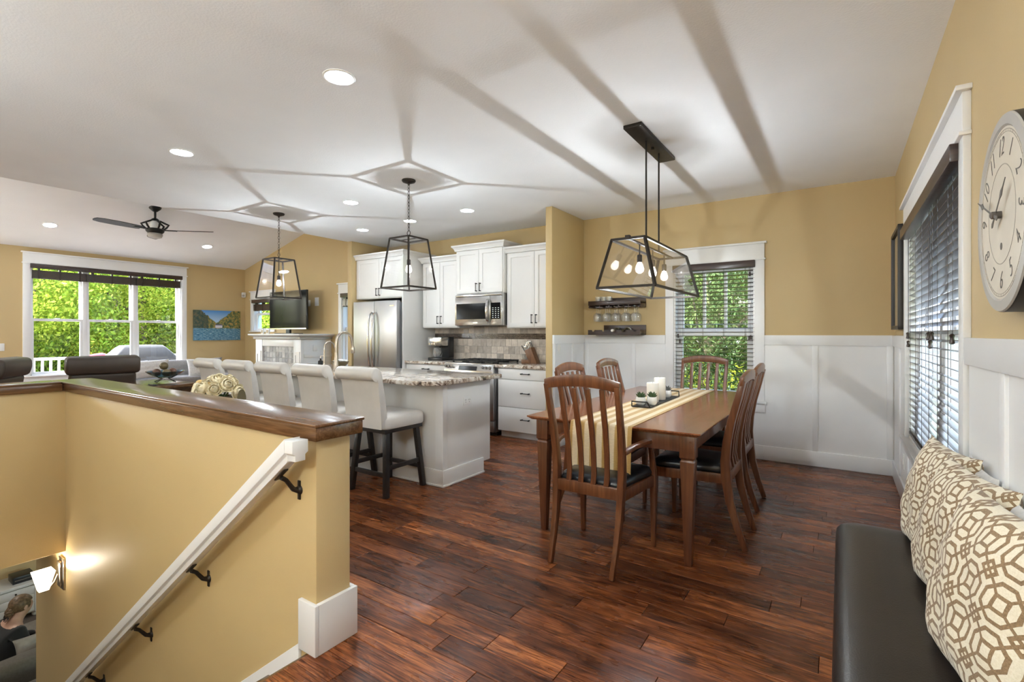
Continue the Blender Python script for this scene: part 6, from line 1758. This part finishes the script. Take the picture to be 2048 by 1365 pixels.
# woman seated sideways on the lower sofa, facing right, looking down
def skin_body(name, verts, edges, radii, mat, parent=None, sub=2, root=0):
    me = bpy.data.meshes.new(name); me.from_pydata(verts, edges, [])
    o = bpy.data.objects.new(name, me); COL.objects.link(o)
    sm_ = o.modifiers.new('skin', 'SKIN'); sm_.use_smooth_shade = True
    lay = me.skin_vertices[0].data if me.skin_vertices else None
    if lay is None:
        bpy.context.view_layer.objects.active = o
        bm = bmesh.new(); bm.from_mesh(me); bm.verts.layers.skin.verify(); bm.to_mesh(me); bm.free()
        lay = me.skin_vertices[0].data
    for i, r in enumerate(radii):
        lay[i].radius = r if isinstance(r, tuple) else (r, r)
        lay[i].use_root = (i == root)
    s2 = o.modifiers.new('sub', 'SUBSURF'); s2.levels = sub; s2.render_levels = sub
    bpy.context.view_layer.update()
    dg = bpy.context.evaluated_depsgraph_get()
    me2 = bpy.data.meshes.new_from_object(o.evaluated_get(dg))
    o.modifiers.clear(); o.data = me2
    me2.materials.clear(); me2.materials.append(MT[mat])
    me2.polygons.foreach_set('use_smooth', [True] * len(me2.polygons))
    if parent: o.parent = parent
    return o
PX, PY, PZ = -7.30, 1.30, LF + 0.33
person = thing('person', 'woman in a black top with clipped up hair, sitting on the lower level sofa', 'person', (PX, PY, PZ))
WL[person] = Vector((PX, PY, PZ))
# local: faces +Y, x to her right
V = [(0, 0, 0.10), (0, 0.0, 0.24), (0, 0.02, 0.38), (0, 0.05, 0.50), (0, 0.09, 0.575), (0, 0.135, 0.63), (0, 0.155, 0.70), (0, 0.16, 0.755),
     (-0.15, 0.05, 0.50), (-0.19, 0.12, 0.30), (-0.15, 0.32, 0.26), (-0.12, 0.38, 0.27),
     (0.15, 0.05, 0.50), (0.19, 0.12, 0.30), (0.15, 0.32, 0.26), (0.12, 0.38, 0.27),
     (-0.10, 0.06, 0.07), (-0.12, 0.44, 0.08), (-0.12, 0.48, -0.36), (-0.12, 0.60, -0.40),
     (0.10, 0.06, 0.07), (0.12, 0.44, 0.08), (0.12, 0.48, -0.36), (0.12, 0.60, -0.40)]
Eg = [(0, 1), (1, 2), (2, 3), (3, 4), (4, 5), (5, 6), (6, 7), (3, 8), (8, 9), (9, 10), (10, 11), (3, 12), (12, 13), (13, 14), (14, 15), (0, 16), (16, 17), (17, 18), (18, 19), (0, 20), (20, 21), (21, 22), (22, 23)]
Rd = [(0.17, 0.13), (0.145, 0.11), (0.15, 0.115), (0.12, 0.10), (0.05, 0.05), (0.062, 0.07), (0.075, 0.092), (0.05, 0.06),
      0.062, 0.045, 0.032, 0.030, 0.062, 0.045, 0.032, 0.030, 0.095, 0.068, 0.045, 0.03, 0.095, 0.068, 0.045, 0.03]
for s, w in ((-1, 11), (1, 15)):
    bx, by, bz = V[w]
    for k_, (dx, ln) in enumerate(((-0.024, 0.060), (-0.008, 0.072), (0.008, 0.067), (0.024, 0.052))):
        i0 = len(V)
        V += [(bx + dx, by + 0.035, bz + 0.002), (bx + dx * 1.1, by + 0.035 + ln * 0.55, bz - 0.006), (bx + dx * 1.1, by + 0.035 + ln * 0.9, bz - 0.028)]
        Eg += [(w, i0), (i0, i0 + 1), (i0 + 1, i0 + 2)]; Rd += [0.010, 0.009, 0.007]
    i0 = len(V)
    V += [(bx - s * 0.034, by + 0.012, bz), (bx - s * 0.048, by + 0.045, bz - 0.012)]; Eg += [(w, i0), (i0, i0 + 1)]; Rd += [0.010, 0.008]
body = skin_body('body', V, Eg, Rd, 'skin', person)
# clothing: the same skeleton a little fatter, cut at neck and wrists
idx = [0, 1, 2, 3, 8, 9, 10, 12, 13, 14]
mp = {q: i for i, q in enumerate(idx)}
skin_body('black_top', [V[q] for q in idx], [(mp[a], mp[b]) for a, b in Eg if a in mp and b in mp], [tuple(c + 0.014 for c in (Rd[q] if isinstance(Rd[q], tuple) else (Rd[q], Rd[q]))) for q in idx], 'black_cloth', person)
idx = [0, 16, 17, 18, 20, 21, 22]
mp = {q: i for i, q in enumerate(idx)}
skin_body('trousers', [V[q] for q in idx], [(mp[a], mp[b]) for a, b in Eg if a in mp and b in mp], [tuple(c + 0.012 for c in (Rd[q] if isinstance(Rd[q], tuple) else (Rd[q], Rd[q]))) for q in idx], 'dark_denim', person)
def loc_part(m, nm, mat, smooth=60):
    m.tf(Matrix.Translation((PX, PY, PZ)))
    return m.build(nm, mat, person, smooth=smooth)
# hair: swept back cap with a knot held by a clip
m = MB(); rings = []
for i in range(9):
    a = PI * (0.06 + 0.88 * i / 8)
    rings.append([(0.088 * math.sin(a) * math.cos(q), 0.135 - 0.105 * math.cos(a) * 1.0 - 0.016 + 0.0 * q, 0.715 + 0.088 * math.sin(a) * math.sin(q) + 0.012) for q in [2 * PI * k_ / 14 for k_ in range(14)]])
m = MB().sphere((0, 0.128, 0.722), 0.094, 18, 12, (0.93, 1.05, 0.98))
m.f = [f for f in m.f if not all((m.v[i].y > 0.175 and m.v[i].z < 0.765) for i in f)]; m.r = [0.5] * len(m.f)
loc_part(m, 'hair', 'hair')
m = MB()
for k_ in range(9):
    a = 2 * PI * k_ / 9
    m.tube([(0.02 * math.cos(a), 0.07, 0.70 + 0.02 * math.sin(a)), (0.04 * math.cos(a), 0.045, 0.675 + 0.04 * math.sin(a)), (0.03 * math.cos(a + 0.8), 0.02, 0.655 + 0.03 * math.sin(a + 0.8)), (0.0, 0.015, 0.65)], [0.016, 0.018, 0.014, 0.006], 6)
loc_part(m, 'hair_knot', 'hair')
m = MB()
for s in (-1, 1):
    for k_ in range(4): m.tube([(s * 0.012, 0.035, 0.66 - 0.012 * k_), (s * 0.034, 0.015, 0.645 - 0.014 * k_), (s * 0.012, 0.0, 0.63 - 0.014 * k_)], 0.004, 6)
loc_part(m, 'hair_clip', 'black')
for s in (-1, 1):
    loc_part(MB().sphere((s * 0.030, 0.203, 0.705), 0.011, 10, 8), 'eye', 'ceramic')
    loc_part(MB().sphere((s * 0.030, 0.2115, 0.704), 0.0055, 8, 6), 'iris', 'ink')
    loc_part(MB().sphere((s * 0.079, 0.145, 0.69), 0.026, 10, 8, (0.35, 0.7, 1.1)), 'ear', 'skin')
loc_part(MB().loft([[(x, y, z) for x, y, z in ((-0.006 * k_, 0.195, 0.715 - 0.012 * j), (0.006 * k_, 0.195, 0.715 - 0.012 * j), (0.004 * k_, 0.210 + 0.007 * j, 0.712 - 0.012 * j), (-0.004 * k_, 0.210 + 0.007 * j, 0.712 - 0.012 * j))] for j, k_ in enumerate((0.8, 1.0, 1.5, 2.0))]), 'nose', 'skin')
loc_part(MB().sphere((0, 0.193, 0.648), 0.016, 10, 6, (1.4, 0.6, 0.4)), 'mouth', 'cherry')
person.rotation_euler = (0, 0, math.radians(8))
# unseen ceiling lights added to brighten the lower level
downlight(-8.0, 1.0, -0.36, 'unseen recessed ceiling light added on the lower level above the rug', 0.0, 'fill_lower')
downlight(-8.0, 3.2, -0.36, 'unseen recessed ceiling light added on the lower level behind the stair wall', 0.0, 'fill_lower')
downlight(-6.3, 0.2, -0.36, 'unseen recessed ceiling light added on the lower level above the taupe sofa', 0.0, 'fill_lower')

# ------------------------------------------------------------------ outside
struct(MB().box(-70, 45, -30, 70, -3.2, -3.0).build('ground', 'grass'))
# deck beyond the living room window
dk = struct(sheet('Z', -0.30, -0.20, -15.2, XW - 0.17, -1.0, 7.0).build('deck', 'deck'))
for x in (-15.1, -13.0):
    for y in (-0.9, 3.0, 6.9): MB().box(x - 0.07, x + 0.07, y - 0.07, y + 0.07, -3.0, -0.30).build('deck_post', 'deck', dk)
rl = thing('deck_railing', 'white deck railing with square balusters outside the big window', 'railing', (-14.9, 3.5, -0.2))
RX = -14.9
box('top_rail', 'vinyl', RX - 0.045, RX + 0.045, 2.35, 6.9, 0.70, 0.76, rl, bev=0.004)
box('bottom_rail', 'vinyl', RX - 0.03, RX + 0.03, 2.35, 6.9, -0.10, -0.05, rl, bev=0.004)
for y in (2.40, 4.6, 6.85):
    p_ = box('post', 'vinyl', RX - 0.06, RX + 0.06, y - 0.06, y + 0.06, -0.20, 0.82, rl, bev=0.004)
    box('post_cap', 'vinyl', RX - 0.075, RX + 0.075, y - 0.075, y + 0.075, 0.82, 0.85, p_, bev=0.006)
b0 = None
y = 2.56
while y < 6.75:
    if min(abs(y - q) for q in (2.40, 4.6, 6.85)) > 0.08:
        if b0 is None: b0 = box('baluster', 'vinyl', RX - 0.02, RX + 0.02, y - 0.02, y + 0.02, -0.05, 0.70, rl); yb0 = y
        else:
            c = b0.copy(); COL.objects.link(c); c.location = b0.location + Vector((0, y - yb0, 0))
    y += 0.14
# covered grill
t = thing('covered_grill', 'grill under a grey fabric cover on the deck', 'grill', (-13.2, 4.55, -0.2))
m = MB(); rr = random.Random(4)
rings = []
for z, hx, hy in ((-0.18, 0.36, 0.80), (0.2, 0.35, 0.79), (0.55, 0.34, 0.78), (0.66, 0.34, 0.75), (0.80, 0.31, 0.60), (0.98, 0.26, 0.44), (1.04, 0.20, 0.38), (1.05, 0.08, 0.2)):
    pts = rounded(-hx, hx, -hy, hy, (0.06, 0.06, 0.06, 0.06), 4)
    rings.append([(-13.2 + x + 0.012 * math.sin(9 * y + 7 * z), 4.55 + y + 0.014 * math.sin(11 * x + 9 * z), z) for x, y in pts])
m.loft(rings).build('cover', 'grey_cover', t, smooth=50)
for y in (4.0, 5.1): box('wheel_base', 'plastic', -13.3, -13.1, y - 0.05, y + 0.05, -0.20, -0.12, t)
t = thing('folded_canopy', 'red canvas bundle lying on the deck table behind the railing view', 'canopy', (-13.6, 3.55, -0.2))
MB().lathe([(0.02, 3.78), (0.07, 3.84), (0.10, 3.98), (0.12, 4.12), (0.08, 4.24), (0.02, 4.30)], 14, (-14.2, 0, 0.74), 'Y').build('canvas', 'red_fabric', t, smooth=60)
for y in (3.9, 4.2): box('leg', 'deck', -14.23, -14.17, y - 0.03, y + 0.03, -0.2, 0.68, t)

# trees: trunk with boughs, and a crown of leaves
def leaf_cloud(name, mat, rx, ry, rz, n, size, seed, clumps=26, flat=False):
    rr = random.Random(seed)
    vs, fs, rn = [], [], []
    cl = []
    for _ in range(clumps):
        while True:
            p = Vector((rr.uniform(-1, 1), rr.uniform(-1, 1), rr.uniform(-1, 1)))
            if 0.25 < p.length < 1: break
        cl.append((p, rr.uniform(0.18, 0.40), rr.random()))
    for _ in range(n):
        c, r, t_ = cl[rr.randrange(clumps)]
        d = Vector((rr.gauss(0, 1), rr.gauss(0, 1), rr.gauss(0, 1))).normalized() * r * rr.random() ** 0.4
        p = c + d
        p = Vector((p.x * rx, p.y * ry, p.z * rz))
        a = rr.random() * 2 * PI
        nn = Vector((rr.gauss(0, 0.6), rr.gauss(0, 0.6), rr.uniform(0.2, 1.0))).normalized()
        u = nn.cross(Vector((math.cos(a), math.sin(a), 0.3))).normalized(); w = nn.cross(u)
        s_ = size * rr.uniform(0.6, 1.3); k = len(vs)
        if flat: w = w * 0.35
        vs += [p - u * s_, p - w * s_ * 0.5, p + u * s_, p + w * s_ * 0.5]
        fs.append((k, k + 1, k + 2, k + 3)); rn.append(min(1, max(0, 0.5 * t_ + 0.5 * rr.random())))
    me = bpy.data.meshes.new(name); me.from_pydata(vs, [], fs)
    at = me.attributes.new('rnd', 'FLOAT', 'FACE'); at.data.foreach_set('value', rn)
    me.materials.append(MT[mat])
    return me
CL = {'lime': leaf_cloud('foliage', 'leaf_lime', 2.6, 2.6, 3.4, 34000, 0.056, 1, 80),
      'green': leaf_cloud('foliage', 'leaf_green', 2.8, 2.8, 3.4, 34000, 0.056, 2, 80),
      'gold': leaf_cloud('foliage', 'leaf_gold', 1.8, 1.8, 2.0, 18000, 0.052, 3, 50),
      'conifer': leaf_cloud('foliage', 'leaf_conifer', 1.9, 1.9, 3.6, 20000, 0.075, 4, 60, True)}
def tree(kind, x, y, zc, label, group, s=1.0, rz=0.0, lean=0.0, tr=0.14):
    t = thing('tree', label, 'tree', (x, y, -3.0), group)
    h = zc + 3.0
    m = MB().tube([(x, y, -3.0), (x + 0.1 * lean, y + 0.05, -3.0 + h * 0.4), (x + lean * 0.5, y + 0.1, -3.0 + h * 0.8), (x + lean, y, zc + 1.6 * s)], [tr * 1.3, tr, tr * 0.75, tr * 0.35], 10)
    for k in range(5):
        a = k * 1.3 + rz; z = -3.0 + h * (0.55 + 0.1 * k)
        m.tube([(x + lean * 0.4, y + 0.08, z), (x + lean * 0.4 + 0.7 * s * math.cos(a), y + 0.7 * s * math.sin(a), z + 0.6 * s), (x + lean * 0.4 + 1.5 * s * math.cos(a), y + 1.5 * s * math.sin(a), z + 1.5 * s)], [tr * 0.45, tr * 0.3, tr * 0.12], 8)
    m.build('trunk', 'bark', t, smooth=60)
    f = bpy.data.objects.new('foliage', CL[kind]); COL.objects.link(f); f.parent = t
    f.location = (lean * 0.6, 0, zc + 3.0); f.scale = (s, s, s); f.rotation_euler = (0, 0, rz); f['kind'] = 'stuff'
    return t
GT = 'trees beyond the deck'
rr = random.Random(12)
labs = {'lime': 'lime green leafy tree standing beyond the white deck railing', 'green': 'darker green leafy tree standing beyond the white deck railing', 'gold': 'golden yellow bushy tree standing beyond the white deck railing'}
for kind, x, y, z, s_ in (('lime', -18.5, 3.2, 2.2, 1.0), ('lime', -19.5, 6.8, 2.6, 1.05), ('green', -20.5, 9.8, 2.4, 1.0), ('lime', -22.5, 4.8, 2.0, 1.2), ('green', -24.5, 8.2, 2.8, 1.3), ('lime', -23.5, 1.0, 2.6, 1.2),
                          ('green', -25.0, 12.0, 2.2, 1.3), ('lime', -28.0, 5.5, 3.5, 1.5), ('green', -29, 10.5, 3.8, 1.6), ('gold', -19.0, 8.6, -0.4, 1.0), ('gold', -18.6, 5.0, -0.8, 0.9), ('green', -19.4, 1.2, 0.4, 1.0), ('gold', -20.0, 11.0, 0.6, 1.1), ('lime', -30, 15, 3.5, 1.6), ('lime', -17.8, 1.0, -0.6, 0.8), ('green', -21.0, 3.0, -0.9, 0.8), ('green', -21.5, 6.5, -1.0, 0.8)):
    tree(kind, x, y, z, labs[kind], GT, s_, rr.random() * 6, rr.uniform(-0.6, 0.6), rr.uniform(0.09, 0.16))
GC = 'trees outside the dining window'
labs = {'conifer': 'dark green conifer seen through the slats of the dining window', 'gold': 'golden bush seen through the slats of the dining window', 'green': 'green leafy tree seen through the slats of the dining window'}
for kind, x, y, z, s_ in (('conifer', -2.3, 10.6, 1.6, 1.0), ('conifer', -4.4, 11.8, 2.2, 1.15), ('gold', -1.5, 9.6, -0.9, 0.75), ('conifer', -0.6, 11.2, 2.0, 1.1), ('conifer', -3.3, 9.9, -0.6, 0.8), ('green', -3.0, 15.0, 2.5, 1.4), ('green', -7.5, 15.0, 2.5, 1.3), ('conifer', 2.6, 12.6, 2.4, 1.2)):
    tree(kind, x, y, z, labs[kind], GC, s_, rr.random() * 6, 0.0, 0.12)
GB = 'trees behind the television wall'
for kind, x, y, z, s_ in (('lime', -14.5, 11.0, 2.2, 1.1), ('lime', -11.5, 12.0, 2.4, 1.1), ('green', -17.5, 13.5, 3.0, 1.4)):
    tree(kind, x, y, z, 'leafy tree outside the windows of the television wall', GB, s_, rr.random() * 6, 0.2, 0.12)
GE = 'trees outside the right window'
for kind, x, y, z, s_ in (('green', 12.5, 9.5, 0.4, 1.0), ('green', 13.5, 17.0, 0.8, 1.2), ('lime', 11.0, 22.0, 1.0, 1.2)):
    tree(kind, x, y, z, 'leafy tree outside the long window beside the bench', GE, s_, rr.random() * 6, 0.2, 0.12)
# porch posts by the right window
pd = struct(sheet('Z', -0.30, -0.20, XR + 0.2, 3.4, 2.0, 9.0).build('porch_deck', 'deck'))
for y in (3.4, 5.2, 7.2):
    t = box('porch_post', 'vinyl', 2.35, 2.50, y - 0.075, y + 0.075, -0.2, 2.9, bev=0.005)
    tag(t, 'white square porch post outside the long right window', 'post', 'porch posts outside the right window')
